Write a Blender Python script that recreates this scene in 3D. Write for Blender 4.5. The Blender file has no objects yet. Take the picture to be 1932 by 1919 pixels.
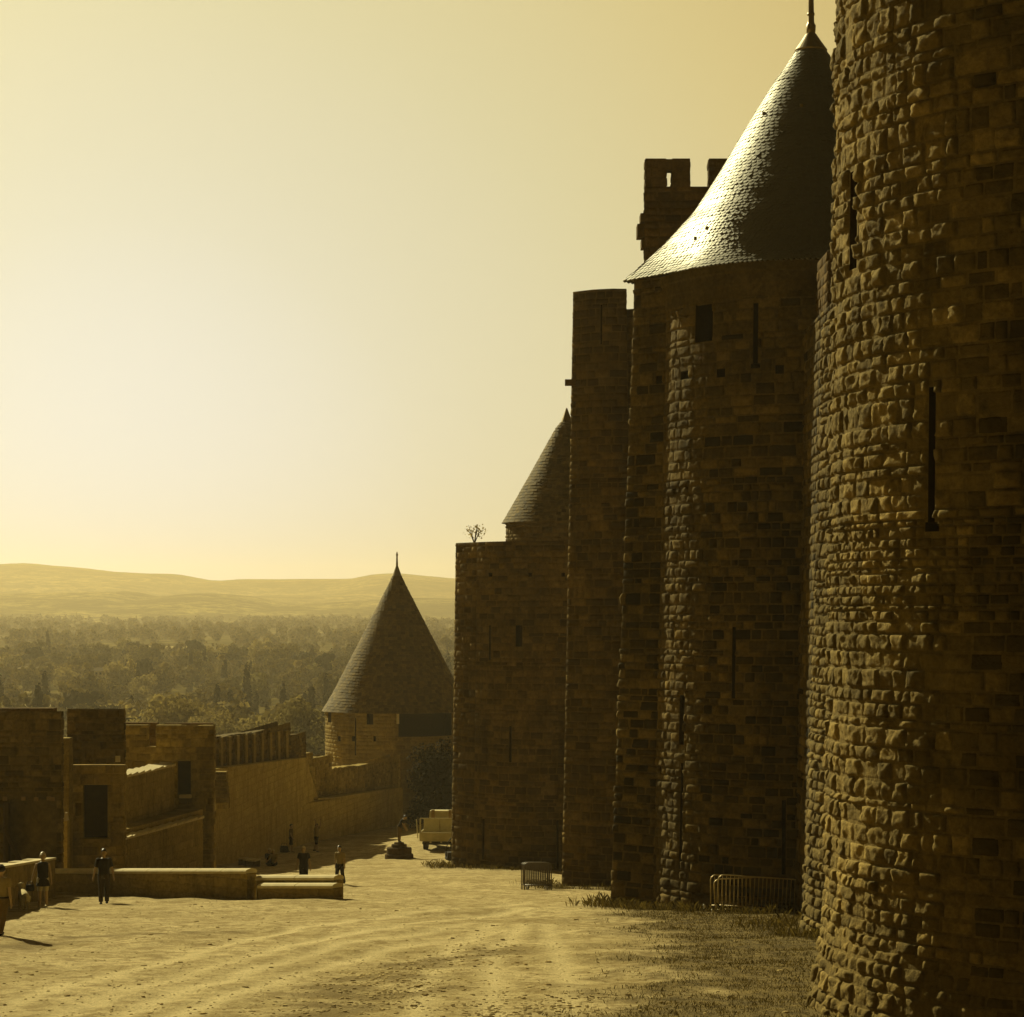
import bpy, bmesh, math, random
import numpy as np
from mathutils import Vector, Matrix, noise

random.seed(7)
C = bpy.context.scene.collection
R = math.radians
F, CX, HY, CZ = 4500.0, 966.0, 1165.0, 10.0     # focal length in picture units, optical axis, horizon row, eye height


def at(x, y, Y):
    """world point at distance Y that lies behind picture point x, y"""
    return Vector(((x - CX) / F * Y, Y, CZ - (y - HY) / F * Y))


def wx(x, Y):
    return (x - CX) / F * Y


def wz(y, Y):
    return CZ - (y - HY) / F * Y


# ------------------------------------------------------------------ light
SUN_AZ, SUN_EL = R(36), R(31)                    # azimuth is left of the view axis (+Y)
SV = Vector((-math.sin(SUN_AZ) * math.cos(SUN_EL), math.cos(SUN_AZ) * math.cos(SUN_EL), math.sin(SUN_EL)))

# ------------------------------------------------------------------ object helpers


def tag(o, label=None, cat=None, group=None, kind=None):
    if label: o['label'] = label
    if cat: o['category'] = cat
    if group: o['group'] = group
    if kind: o['kind'] = kind
    return o


def empty(name, loc, label, cat, group=None, rz=0.0):
    o = bpy.data.objects.new(name, None)
    o.empty_display_size = 0.3
    o.location = loc
    o.rotation_euler = (0, 0, rz)
    C.objects.link(o)
    return tag(o, label, cat, group)


def copy_tree(o, parent=None):
    c = o.copy()
    C.objects.link(c)
    if parent is not None:
        c.parent = parent
    for ch in o.children:
        copy_tree(ch, c)
    return c


class MB:
    def __init__(s):
        s.v, s.f, s.t, s.uv = [], [], [], None
        s.cur = 0.5

    def add(s, vs, fs, t=None):
        b = len(s.v)
        s.v.extend([tuple(p) for p in vs])
        s.t.extend([s.cur if t is None else t] * len(vs))
        s.f.extend([tuple(i + b for i in f) for f in fs])
        return b

    def hexa(s, p):
        """8 corners: 0-3 bottom ring, 4-7 top ring (counter-clockwise from above)"""
        s.add(p, [(3, 2, 1, 0), (4, 5, 6, 7), (0, 1, 5, 4), (1, 2, 6, 5), (2, 3, 7, 6), (3, 0, 4, 7)])

    def box(s, a, b):
        x0, y0, z0 = a
        x1, y1, z1 = b
        s.hexa([(x0, y0, z0), (x1, y0, z0), (x1, y1, z0), (x0, y1, z0),
                (x0, y0, z1), (x1, y0, z1), (x1, y1, z1), (x0, y1, z1)])

    def obox(s, c, half, m=None):
        m = m or Matrix.Identity(3)
        pts = []
        for dz in (-1, 1):
            for dx, dy in ((-1, -1), (1, -1), (1, 1), (-1, 1)):
                pts.append(Vector(c) + m @ Vector((dx * half[0], dy * half[1], dz * half[2])))
        s.hexa(pts)

    def tube(s, pts, rad, n=8, cap=True):
        """swept tube through pts, rad a number, or a list of (rx, ry) or numbers"""
        pts = [Vector(p) for p in pts]
        rings = []
        ref = None
        for i, p in enumerate(pts):
            a = pts[max(i - 1, 0)]
            b = pts[min(i + 1, len(pts) - 1)]
            d = (b - a)
            if d.length < 1e-9: d = Vector((0, 0, 1))
            d.normalize()
            if ref is None:
                ref = Vector((1, 0, 0)) if abs(d.x) < 0.8 else Vector((0, 1, 0))
            u = (ref - d * ref.dot(d))
            if u.length < 1e-6: u = Vector((0, 1, 0)) - d * d.y
            u.normalize()
            w = d.cross(u)
            ref = u
            r = rad[i] if isinstance(rad, (list, tuple)) else rad
            ru, rw = r if isinstance(r, (list, tuple)) else (r, r)
            rings.append([p + u * math.cos(k * 2 * math.pi / n) * ru + w * math.sin(k * 2 * math.pi / n) * rw for k in range(n)])
        vs = [q for r_ in rings for q in r_]
        fs = []
        for i in range(len(rings) - 1):
            for k in range(n):
                k2 = (k + 1) % n
                fs.append((i * n + k, i * n + k2, (i + 1) * n + k2, (i + 1) * n + k))
        if cap:
            fs.append(tuple(reversed(range(n))))
            fs.append(tuple((len(rings) - 1) * n + k for k in range(n)))
        s.add(vs, fs)

    def ball(s, c, r, nu=12, nv=8, m=None):
        c = Vector(c)
        r = (r, r, r) if not isinstance(r, (list, tuple)) else r
        vs = []
        for j in range(nv + 1):
            th = math.pi * j / nv
            for i in range(nu):
                ph = 2 * math.pi * i / nu
                q = Vector((r[0] * math.sin(th) * math.cos(ph), r[1] * math.sin(th) * math.sin(ph), r[2] * math.cos(th)))
                vs.append(c + (m @ q if m else q))
        fs = []
        for j in range(nv):
            for i in range(nu):
                i2 = (i + 1) % nu
                fs.append((j * nu + i, (j + 1) * nu + i, (j + 1) * nu + i2, j * nu + i2))
        s.add(vs, fs)

    def lathe(s, c, prof, n=24, caps=True):
        """profile of (radius, z) from bottom to top"""
        vs, fs = [], []
        for r, z in prof:
            for k in range(n):
                a = 2 * math.pi * k / n
                vs.append((c[0] + r * math.cos(a), c[1] + r * math.sin(a), z))
        for i in range(len(prof) - 1):
            for k in range(n):
                k2 = (k + 1) % n
                fs.append((i * n + k, i * n + k2, (i + 1) * n + k2, (i + 1) * n + k))
        if caps:
            fs.append(tuple(reversed(range(n))))
            fs.append(tuple((len(prof) - 1) * n + k for k in range(n)))
        s.add(vs, fs)

    def mesh(s, name, mat, off=(0, 0, 0), smooth=False):
        me = bpy.data.meshes.new(name)
        v = np.array(s.v, dtype=np.float32) - np.array(off, dtype=np.float32)
        me.from_pydata(v.tolist(), [], s.f)
        at_ = me.attributes.new('tint', 'FLOAT', 'POINT')
        at_.data.foreach_set('value', np.array(s.t, dtype=np.float32))
        me.materials.append(mat)
        if smooth:
            me.polygons.foreach_set('use_smooth', [True] * len(me.polygons))
        me.update()
        return me

    def build(s, name, mat, parent=None, local=False, smooth=False, origin=None):
        off = (0, 0, 0)
        if parent is not None and not local:
            off = parent.location
            p = parent.parent
            while p is not None:
                off = off + p.location
                p = p.parent
        elif origin is not None:
            off = origin
        o = bpy.data.objects.new(name, s.mesh(name, mat, off, smooth))
        if parent is not None:
            o.parent = parent
        elif origin is not None:
            o.location = origin
        C.objects.link(o)
        return o


# ------------------------------------------------------------------ materials
def new_mat(name):
    m = bpy.data.materials.new(name)
    m.use_nodes = True
    nt = m.node_tree
    b = nt.nodes['Principled BSDF']
    b.inputs['Specular IOR Level'].default_value = 0.25
    return m, nt, b


def node(nt, typ, **kw):
    n = nt.nodes.new(typ)
    for k, v in kw.items():
        if k in n.inputs: n.inputs[k].default_value = v
        else: setattr(n, k, v)
    return n


def mixc(nt, fac, a, b, blend='MIX'):
    n = nt.nodes.new('ShaderNodeMix')
    n.data_type = 'RGBA'
    n.blend_type = blend
    for i, x in ((0, fac), (6, a), (7, b)):
        if isinstance(x, bpy.types.NodeSocket): nt.links.new(x, n.inputs[i])
        elif isinstance(x, (int, float)): n.inputs[i].default_value = x
        else: n.inputs[i].default_value = (*x, 1)
    return n.outputs[2]


def ramp(nt, sock, stops):
    n = nt.nodes.new('ShaderNodeValToRGB')
    nt.links.new(sock, n.inputs[0])
    e = n.color_ramp.elements
    while len(e) < len(stops): e.new(0.5)
    for k, (p, c) in enumerate(stops):
        e[k].position = p
        e[k].color = (c, c, c, 1) if isinstance(c, (int, float)) else (*c, 1)
    return n.outputs[0]


def noise_tex(nt, scale, detail=5, rough=0.6, vec=None, stretch=None):
    n = node(nt, 'ShaderNodeTexNoise', Scale=scale, Detail=detail, Roughness=rough)
    if vec is None:
        vec = node(nt, 'ShaderNodeNewGeometry').outputs['Position']
    if stretch:
        mp = node(nt, 'ShaderNodeMapping')
        mp.inputs['Scale'].default_value = stretch
        nt.links.new(vec, mp.inputs[0])
        vec = mp.outputs[0]
    nt.links.new(vec, n.inputs['Vector'])
    return n.outputs['Fac']


def attr(nt, name):
    return node(nt, 'ShaderNodeAttribute', attribute_name=name).outputs['Fac']


def bump(nt, b, h, strength, dist):
    n = node(nt, 'ShaderNodeBump', Strength=strength, Distance=dist)
    nt.links.new(h, n.inputs['Height'])
    nt.links.new(n.outputs[0], b.inputs['Normal'])


def stone_mat(name, light, dark, bscale=9.0, bdist=0.03, stain=0.5, rough=0.95):
    m, nt, b = new_mat(name)
    n1 = noise_tex(nt, 0.7, 4)
    n2 = noise_tex(nt, bscale, 6, 0.65)
    n3 = noise_tex(nt, 2.2, 5, 0.7)
    c = mixc(nt, attr(nt, 'tint'), dark, light)
    st = noise_tex(nt, 1.0, 6, 0.7, stretch=(.55, .55, .10))
    c = mixc(nt, ramp(nt, st, [(0.5, 0.0), (0.68, 0.75)]), c, mixc(nt, 1.0, c, (0.45, 0.43, 0.38), 'MULTIPLY'))
    pt = noise_tex(nt, 0.22, 4, 0.6)
    c = mixc(nt, ramp(nt, pt, [(0.46, 0.0), (0.60, 0.8)]), c, mixc(nt, 1.0, c, (1.45, 1.42, 1.38), 'MULTIPLY'))
    c = mixc(nt, ramp(nt, n1, [(0.35, 0.0), (0.7, 1.0)]), c, mixc(nt, 1.0, c, (0.72, 0.70, 0.66), 'MULTIPLY'))
    c = mixc(nt, ramp(nt, n3, [(0.5, 0.0), (0.72, stain)]), c, tuple(x * 0.35 for x in dark))
    c = mixc(nt, ramp(nt, n2, [(0.3, 0.45), (0.62, 0.0)]), c, tuple(x * 0.5 for x in dark))
    nt.links.new(c, b.inputs['Base Color'])
    b.inputs['Roughness'].default_value = rough
    b.inputs['Specular IOR Level'].default_value = 0.06
    bump(nt, b, n2, 0.9, bdist)
    return m


def plain_mat(name, col, rough=0.8, spec=0.25, metal=0.0, nscale=6.0, var=0.35):
    m, nt, b = new_mat(name)
    n = noise_tex(nt, nscale, 4)
    c = mixc(nt, ramp(nt, n, [(0.3, 1.0), (0.7, 0.0)]), col, tuple(x * (1 - var) for x in col))
    nt.links.new(c, b.inputs['Base Color'])
    b.inputs['Roughness'].default_value = rough
    b.inputs['Specular IOR Level'].default_value = spec
    b.inputs['Metallic'].default_value = metal
    return m


def wall_mat(name, light, dark, course=0.32):
    """coursed rubble with old render and vertical weather streaks, for the distant walls"""
    m, nt, b = new_mat(name)
    pos = node(nt, 'ShaderNodeNewGeometry').outputs['Position']
    sep = node(nt, 'ShaderNodeSeparateXYZ')
    nt.links.new(pos, sep.inputs[0])
    add = node(nt, 'ShaderNodeMath', operation='ADD')
    nt.links.new(sep.outputs['X'], add.inputs[0])
    nt.links.new(sep.outputs['Y'], add.inputs[1])
    cmb = node(nt, 'ShaderNodeCombineXYZ')
    nt.links.new(add.outputs[0], cmb.inputs['X'])
    nt.links.new(sep.outputs['Z'], cmb.inputs['Y'])
    wob = noise_tex(nt, 1.6, 3)
    wv = node(nt, 'ShaderNodeVectorMath', operation='SCALE')
    wv.inputs['Scale'].default_value = 1.0
    nt.links.new(cmb.outputs[0], wv.inputs[0])
    sh = node(nt, 'ShaderNodeVectorMath', operation='ADD')
    w2 = node(nt, 'ShaderNodeMath', operation='MULTIPLY')
    nt.links.new(wob, w2.inputs[0])
    w2.inputs[1].default_value = 0.25
    nt.links.new(wv.outputs[0], sh.inputs[0])
    nt.links.new(w2.outputs[0], sh.inputs[1])
    br = node(nt, 'ShaderNodeTexBrick', Scale=1.0)
    br.inputs['Brick Width'].default_value = course * 1.9
    br.inputs['Row Height'].default_value = course
    br.inputs['Mortar Size'].default_value = 0.022
    br.inputs['Mortar Smooth'].default_value = 0.6
    br.inputs['Bias'].default_value = -0.1
    br.inputs['Color1'].default_value = (*light, 1)
    br.inputs['Color2'].default_value = (*[0.62 * x + 0.38 * y for x, y in zip(dark, light)], 1)
    br.inputs['Mortar'].default_value = (*[0.8 * x for x in light], 1)
    nt.links.new(sh.outputs[0], br.inputs['Vector'])
    streak = noise_tex(nt, 1.0, 6, 0.7, stretch=(1.1, 1.1, 0.34))
    blot = noise_tex(nt, 0.55, 5, 0.6)
    fine = noise_tex(nt, 7.0, 6, 0.7)
    c = mixc(nt, ramp(nt, blot, [(0.42, 0.0), (0.66, 0.75)]), br.outputs['Color'], tuple(0.55 * x + 0.45 * y for x, y in zip(light, dark)))
    c = mixc(nt, ramp(nt, streak, [(0.50, 0.0), (0.70, 0.6)]), c, tuple(0.6 * x for x in dark))
    c = mixc(nt, ramp(nt, fine, [(0.34, 0.5), (0.6, 0.0)]), c, tuple(0.5 * x for x in dark))
    nt.links.new(c, b.inputs['Base Color'])
    b.inputs['Roughness'].default_value = 0.95
    b.inputs['Specular IOR Level'].default_value = 0.06
    mx = node(nt, 'ShaderNodeMath', operation='ADD')
    k = node(nt, 'ShaderNodeMath', operation='MULTIPLY')
    nt.links.new(br.outputs['Fac'], k.inputs[0])
    k.inputs[1].default_value = -0.5
    nt.links.new(k.outputs[0], mx.inputs[0])
    nt.links.new(fine, mx.inputs[1])
    bump(nt, b, mx.outputs[0], 0.9, 0.06)
    return m


ST_L, ST_D = (0.185, 0.124, 0.033), (0.022, 0.015, 0.004)
M = {}
M['stone_near'] = stone_mat('rockfaced_sandstone', (0.275, 0.192, 0.058), (0.060, 0.041, 0.011), 11.0, 0.045, 0.6)
M['stone'] = stone_mat('weathered_sandstone', ST_L, ST_D, 8.0, 0.03, 0.5)
M['stone_far'] = stone_mat('dusty_sandstone', (0.185, 0.120, 0.028), (0.068, 0.043, 0.010), 6.0, 0.03, 0.4)
M['stone_pale'] = stone_mat('pale_dusty_sandstone', (0.30, 0.210, 0.055), (0.18, 0.122, 0.030), 6.0, 0.02, 0.3)
M['dark_stone'] = stone_mat('blackened_parapet_stone', (0.17, 0.100, 0.020), (0.055, 0.032, 0.006), 7.0, 0.03, 0.6)
M['wall'] = wall_mat('old_rendered_wall', (0.42, 0.295, 0.075), (0.18, 0.122, 0.028))
M['wall_pale'] = wall_mat('pale_rendered_wall', (0.62, 0.450, 0.125), (0.36, 0.25, 0.062), 0.4)
M['wall_dark'] = wall_mat('dark_weathered_wall', (0.19, 0.112, 0.023), (0.07, 0.040, 0.008))
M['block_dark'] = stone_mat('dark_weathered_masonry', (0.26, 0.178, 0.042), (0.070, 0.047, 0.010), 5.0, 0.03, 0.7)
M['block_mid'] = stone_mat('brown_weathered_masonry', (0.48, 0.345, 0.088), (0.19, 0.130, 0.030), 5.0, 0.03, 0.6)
M['coping'] = plain_mat('pale_coping_stone', (0.60, 0.48, 0.24), 0.9, 0.2, 0, 3.0, 0.2)
M['hole'] = plain_mat('shade_dark_interior', (0.045, 0.026, 0.006), 1.0, 0.0)  # near-black colour paints in the shade inside slits, windows and loft
M['wood'] = plain_mat('weathered_planks', (0.26, 0.155, 0.035), 0.85, 0.2, 0, 4.0, 0.4)
M['dark_wood'] = plain_mat('dark_old_timber', (0.06, 0.035, 0.008), 0.85, 0.2, 0, 4.0, 0.4)
M['lead'] = plain_mat('lead_sheet', (0.24, 0.17, 0.06), 0.42, 0.5, 0.6, 5.0, 0.3)
M['steel'] = plain_mat('galvanised_steel', (0.55, 0.40, 0.14), 0.45, 0.5, 0.35, 9.0, 0.3)
M['steel_backlit'] = plain_mat('backlit_steel', (0.10, 0.066, 0.02), 0.5, 0.4, 0.3, 9.0, 0.3)  # darker copy of the steel, paints in the shade of the backlit bundle
M['white_plastic'] = plain_mat('white_plastic_foot', (0.8, 0.74, 0.58), 0.6)
M['truck'] = plain_mat('cream_truck_paint', (0.58, 0.48, 0.23), 0.5, 0.4, 0, 2.0, 0.25)
M['truck_dark'] = plain_mat('dark_chassis_steel', (0.03, 0.02, 0.006), 0.7, 0.3)
M['rubber'] = plain_mat('black_rubber', (0.02, 0.014, 0.005), 0.85, 0.3)
M['skin'] = plain_mat('skin', (0.42, 0.27, 0.10), 0.55, 0.4, 0, 5.0, 0.1)
M['cloth_black'] = plain_mat('black_cotton', (0.022, 0.015, 0.005), 0.9, 0.15, 0, 8.0, 0.3)
M['cloth_dark'] = plain_mat('dark_cotton', (0.05, 0.033, 0.010), 0.9, 0.15, 0, 8.0, 0.3)
M['cloth_mid'] = plain_mat('drab_cotton', (0.18, 0.115, 0.032), 0.9, 0.15, 0, 8.0, 0.3)
M['cloth_pale'] = plain_mat('pale_cotton', (0.34, 0.25, 0.085), 0.9, 0.15, 0, 8.0, 0.2)
M['cloth_white'] = plain_mat('white_cotton', (0.50, 0.40, 0.19), 0.9, 0.15, 0, 8.0, 0.15)
M['hair_pale'] = plain_mat('pale_hair', (0.62, 0.50, 0.24), 0.5, 0.4, 0, 12.0, 0.3)
M['hair_dark'] = plain_mat('dark_hair', (0.03, 0.02, 0.007), 0.45, 0.4, 0, 12.0, 0.3)
M['fur'] = plain_mat('pale_fur', (0.55, 0.43, 0.18), 0.9, 0.15, 0, 20.0, 0.3)
M['bark'] = plain_mat('bark', (0.09, 0.055, 0.016), 0.95, 0.1, 0, 3.0, 0.4)


def slate_mat(name, light, dark, rough, spec=0.95, coat=0.0, ior=1.5):
    m, nt, b = new_mat(name)
    c = mixc(nt, attr(nt, 'tint'), dark, light)
    n = noise_tex(nt, 5.0, 5)
    c = mixc(nt, ramp(nt, n, [(0.35, 0.5), (0.65, 0.0)]), c, tuple(x * 0.4 for x in dark))
    nt.links.new(c, b.inputs['Base Color'])
    b.inputs['Specular IOR Level'].default_value = spec
    b.inputs['IOR'].default_value = ior
    b.inputs['Specular Tint'].default_value = (1.0, 0.9, 0.66, 1)
    b.inputs['Coat Weight'].default_value = coat
    b.inputs['Coat Roughness'].default_value = 0.34
    b.inputs['Coat IOR'].default_value = 1.7
    t = node(nt, 'ShaderNodeMapRange')
    nt.links.new(n, t.inputs[0])
    t.inputs[3].default_value = rough - 0.08
    t.inputs[4].default_value = rough + 0.12
    nt.links.new(t.outputs[0], b.inputs['Roughness'])
    bump(nt, b, noise_tex(nt, 14.0, 4), 0.35, 0.02)
    return m


M['slate'] = slate_mat('glossy_fishscale_slate', (0.040, 0.030, 0.013), (0.014, 0.010, 0.004), 0.47, 0.5, 0.0, 2.3)
M['tile'] = slate_mat('dull_roof_tile', (0.24, 0.158, 0.038), (0.085, 0.055, 0.012), 0.8, 0.12)


def leaf_mat(name, a, b_, trans=0.25):
    m, nt, b = new_mat(name)
    c = mixc(nt, attr(nt, 'tint'), b_, a)
    oi = node(nt, 'ShaderNodeObjectInfo').outputs['Random']
    c = mixc(nt, ramp(nt, oi, [(0.0, 0.0), (1.0, 0.85)]), c, mixc(nt, 1.0, c, (0.45, 0.47, 0.4), 'MULTIPLY'))
    nt.links.new(c, b.inputs['Base Color'])
    b.inputs['Roughness'].default_value = 0.95
    b.inputs['Specular IOR Level'].default_value = 0.05
    tr = node(nt, 'ShaderNodeBsdfTranslucent')
    nt.links.new(c, tr.inputs[0])
    ms = node(nt, 'ShaderNodeMixShader')
    ms.inputs[0].default_value = trans
    nt.links.new(b.outputs[0], ms.inputs[1])
    nt.links.new(tr.outputs[0], ms.inputs[2])
    nt.links.new(ms.outputs[0], nt.nodes['Material Output'].inputs[0])
    return m


M['leaf'] = leaf_mat('olive_foliage', (0.260, 0.175, 0.030), (0.080, 0.053, 0.009), 0.2)
M['leaf_bright'] = leaf_mat('sunlit_pale_foliage', (0.36, 0.265, 0.075), (0.17, 0.122, 0.030), 0.32)  # brighter leaf colour paints in the sunlight on the nearest crowns
M['leaf_dark'] = leaf_mat('dark_evergreen_foliage', (0.065, 0.043, 0.008), (0.020, 0.013, 0.002), 0.08)
M['leaf_pale'] = leaf_mat('pale_foliage', (0.42, 0.31, 0.09), (0.20, 0.145, 0.036), 0.38)
M['grass'] = leaf_mat('dry_grass', (0.22, 0.145, 0.028), (0.05, 0.032, 0.006), 0.3)

# ------------------------------------------------------------------ ground
GH = [(-40, 1.8), (0, 3.8), (38, 6.4), (58, 7.74), (75, 8.9), (95, 10.9), (140, 13.9), (200, 17.0), (260, 19.5)]
_gx = np.array([p[0] for p in GH], float)
_gy = np.array([p[1] for p in GH], float)


def ground_h(Y):
    # smoothed piecewise line
    Y = np.asarray(Y, float)
    return sum(np.interp(Y + d, _gx, _gy) for d in (-6, -3, 0, 3, 6)) / 5.0


WALL_LINE = [(60, -19.5), (90, -18.2), (100, -17.8), (118, -16.6), (161, -14.4), (175, -12.9), (190, -10.2), (225, -6)]


def wall_x(Y):
    return np.interp(Y, [p[0] for p in WALL_LINE], [p[1] for p in WALL_LINE])


def gz(X, Y):
    """height of the ground"""
    z = CZ - ground_h(Y)
    return float(z)


def on_ground(x, y):
    """ground point seen at picture point x, y"""
    lo, hi = 8.0, 190.0
    for _ in range(50):
        m = (lo + hi) / 2
        py = HY + F * (CZ - gz(0, m)) / m
        if py > y: lo = m
        else: hi = m
    Y = (lo + hi) / 2
    return Vector((wx(x, Y), Y, gz(wx(x, Y), Y)))


def seg_dist(P, A, B):
    d = B - A
    t = np.clip(((P - A) @ d) / (d @ d), 0, 1)
    return np.linalg.norm(P - A - t[:, None] * d, axis=1)


TRACKS = [[(-60, 1919), (180, 1852), (400, 1790), (560, 1752), (800, 1722), (1000, 1703)],
          [(40, 1930), (250, 1872), (480, 1803), (640, 1766), (860, 1733), (1050, 1710)],
          [(170, 1935), (330, 1880), (470, 1833), (640, 1785), (900, 1742)],
          [(280, 1935), (420, 1885), (560, 1838), (720, 1795), (980, 1752)],
          [(780, 1940), (800, 1860), (838, 1800), (930, 1745)],
          [(920, 1940), (935, 1870), (930, 1800), (985, 1750)],
          [(1068, 1940), (1078, 1860), (1050, 1795), (1030, 1745)]]


def fbm(pts, scale, octaves=4, seed=0.0):
    out = np.zeros(len(pts))
    for i, p in enumerate(pts):
        out[i] = noise.fractal((p[0] * scale + seed, p[1] * scale - seed, seed), 1.0, 2.0, octaves)
    return out


GRASS_EDGE = [(1700, 1290), (1712, 1175), (1735, 1130), (1765, 1170), (1800, 1180), (1850, 1175), (1890, 1110), (1925, 1050), (2000, 1030)]


def build_ground():
    xs = np.concatenate([[-90, -60, -40, -30, -25], np.arange(-22, 14.01, 0.14), [15, 17, 20, 28, 45, 90]])
    ys = np.concatenate([[-60, -30, -10, 5, 15, 22], np.arange(28, 62, 0.2), np.arange(62, 110, 0.36), np.arange(110, 190, 0.8), [195, 205, 220]])
    X, Y = np.meshgrid(xs, ys)
    P = np.stack([X.ravel(), Y.ravel()], 1)
    n = len(P)
    z = CZ - ground_h(P[:, 1])
    track = np.zeros(n)
    for tr in TRACKS:
        q = [np.array(on_ground(a, b)[:2]) for a, b in tr]
        d = np.full(n, 99.0)
        for a, b in zip(q[:-1], q[1:]):
            d = np.minimum(d, seg_dist(P, a, b))
        w = 0.26
        wv = 0.6 + 0.4 * np.abs(np.sin(P[:, 1] * .23 + len(tr) * 1.7 + tr[0][0] * .01)) * np.abs(np.sin(P[:, 0] * .31 + tr[0][0]))
        track = np.maximum(track, wv * np.exp(-(d / (w * 1.0)) ** 2))
        z -= 0.013 * wv * np.exp(-(d / w) ** 2)
        z += 0.008 * wv * np.exp(-((d - 0.5) / 0.2) ** 2)
    inner = (P[:, 1] > 24) & (P[:, 1] < 150)
    idx = np.where(inner)[0]
    n1 = np.zeros(n)
    n2 = np.zeros(n)
    n3 = np.zeros(n)
    pp = P[idx]
    n1[idx] = fbm(pp, 0.22, 3, 3.1)
    n2[idx] = fbm(pp, 1.1, 4, 9.7)
    n3[idx] = fbm(pp, 0.45, 4, 21.0)
    z += 0.10 * n1 + 0.035 * n2
    # grass cover on the right, beyond the wandering edge of the track
    ey = [on_ground(1200, a)[1] for a, b in GRASS_EDGE]
    ek = [(b - CX) / F for a, b in GRASS_EDGE]
    o = np.argsort(ey)
    edge = np.interp(P[:, 1], np.array(ey)[o], np.array(ek)[o]) * P[:, 1]
    g = (P[:, 0] - edge) / 2.2 + 0.75 * n3 + 0.5 * n2 * 0.8
    g = np.clip(g * 1.1 + 0.30, 0, 1)
    g[P[:, 1] > 70] = 0
    # scruffy strips at the feet of the farther towers
    for (cx, cy, r) in ((1.67, 121, 5.4), (6.2, 98, 4.9), (9.15, 73, 6.1)):
        d = np.hypot(P[:, 0] - cx, P[:, 1] - cy) - r
        g = np.maximum(g, np.clip(0.9 - d / 0.9 + 0.8 * n2, 0, 1) * 0.9)
    scuff = np.zeros(n)
    for ln in (((600, 1880), (790, 1822), (935, 1796)), ((540, 1925), (700, 1884), (800, 1868)), ((20, 1790), (140, 1770), (420, 1758))):
        q = [np.array(on_ground(a, b)[:2]) for a, b in ln]
        for a, b in zip(q[:-1], q[1:]):
            scuff = np.maximum(scuff, np.exp(-(seg_dist(P, a, b) / 0.8) ** 2))
    scuff = np.clip(scuff * (0.75 + 1.6 * n2 + 1.2 * n3), 0, 1)
    # outside the outer wall the hill drops away
    wl = wall_x(P[:, 1])
    out = np.clip((wl - 1.0 - P[:, 0]) / 8.0, 0, 1)
    out[P[:, 1] < 60] = 0
    z -= 10 * out
    # a low bank in front of the far truck
    z += 0.35 * np.exp(-((P[:, 0] + 6.0) / 2.2) ** 2 - ((P[:, 1] - 147) / 3.0) ** 2)
    me = bpy.data.meshes.new('ground')
    nx, ny = len(xs), len(ys)
    faces = [(j * nx + i, j * nx + i + 1, (j + 1) * nx + i + 1, (j + 1) * nx + i) for j in range(ny - 1) for i in range(nx - 1)]
    me.from_pydata(np.column_stack([P, z]).tolist(), [], faces)
    for nm, arr in (('track', track), ('grass', g), ('scuff', scuff)):
        a = me.attributes.new(nm, 'FLOAT', 'POINT')
        a.data.foreach_set('value', arr.astype(np.float32))
    me.polygons.foreach_set('use_smooth', [True] * len(me.polygons))
    m, nt, b = new_mat('dusty_gravel')
    big = noise_tex(nt, 0.35, 5, 0.62)
    mid = noise_tex(nt, 2.3, 6, 0.7)
    fine = noise_tex(nt, 16.0, 6, 0.75)
    vor = node(nt, 'ShaderNodeTexVoronoi', Scale=13.0)
    nt.links.new(node(nt, 'ShaderNodeNewGeometry').outputs['Position'], vor.inputs['Vector'])
    base = mixc(nt, ramp(nt, big, [(0.36, 0.0), (0.64, 1.0)]), (0.43, 0.318, 0.125), (0.68, 0.525, 0.245))
    base = mixc(nt, ramp(nt, mid, [(0.40, 0.75), (0.58, 0.0)]), base, (0.25, 0.165, 0.048))
    base = mixc(nt, attr(nt, 'track'), base, (0.74, 0.58, 0.28))
    base = mixc(nt, ramp(nt, fine, [(0.35, 0.7), (0.50, 0.0)]), base, (0.20, 0.135, 0.042))
    base = mixc(nt, ramp(nt, vor.outputs['Color'], [(0.80, 0.0), (0.9, 0.55)]), base, (0.62, 0.50, 0.24))
    sf = node(nt, 'ShaderNodeMath', operation='MULTIPLY')
    nt.links.new(attr(nt, 'scuff'), sf.inputs[0])
    sf.inputs[1].default_value = 0.8
    base = mixc(nt, sf.outputs[0], base, (0.17, 0.112, 0.030))
    gr = mixc(nt, ramp(nt, mid, [(0.38, 0.0), (0.62, 1.0)]), (0.060, 0.039, 0.007), (0.17, 0.110, 0.022))
    gf = node(nt, 'ShaderNodeMath', operation='MULTIPLY')
    nt.links.new(attr(nt, 'grass'), gf.inputs[0])
    gf.inputs[1].default_value = 0.85
    base = mixc(nt, gf.outputs[0], base, gr)
    nt.links.new(base, b.inputs['Base Color'])
    b.inputs['Roughness'].default_value = 1.0
    b.inputs['Specular IOR Level'].default_value = 0.1
    ad = node(nt, 'ShaderNodeMath', operation='ADD')
    nt.links.new(fine, ad.inputs[0])
    nt.links.new(mid, ad.inputs[1])
    bump(nt, b, ad.outputs[0], 1.0, 0.07)
    me.materials.append(m)
    o = bpy.data.objects.new('ground', me)
    C.objects.link(o)
    tag(o, kind='structure')
    return P, z, g


GP, GZ_, GG = build_ground()


# exact ground height by bilinear lookup in the finished mesh
_tree = None


def build_lookup():
    xs = np.unique(GP[:, 0])
    ys = np.unique(GP[:, 1])
    Z = GZ_.reshape(len(ys), len(xs))
    G = GG.reshape(len(ys), len(xs))
    return xs, ys, Z, G


LX, LY, LZ, LG = build_lookup()


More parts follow.
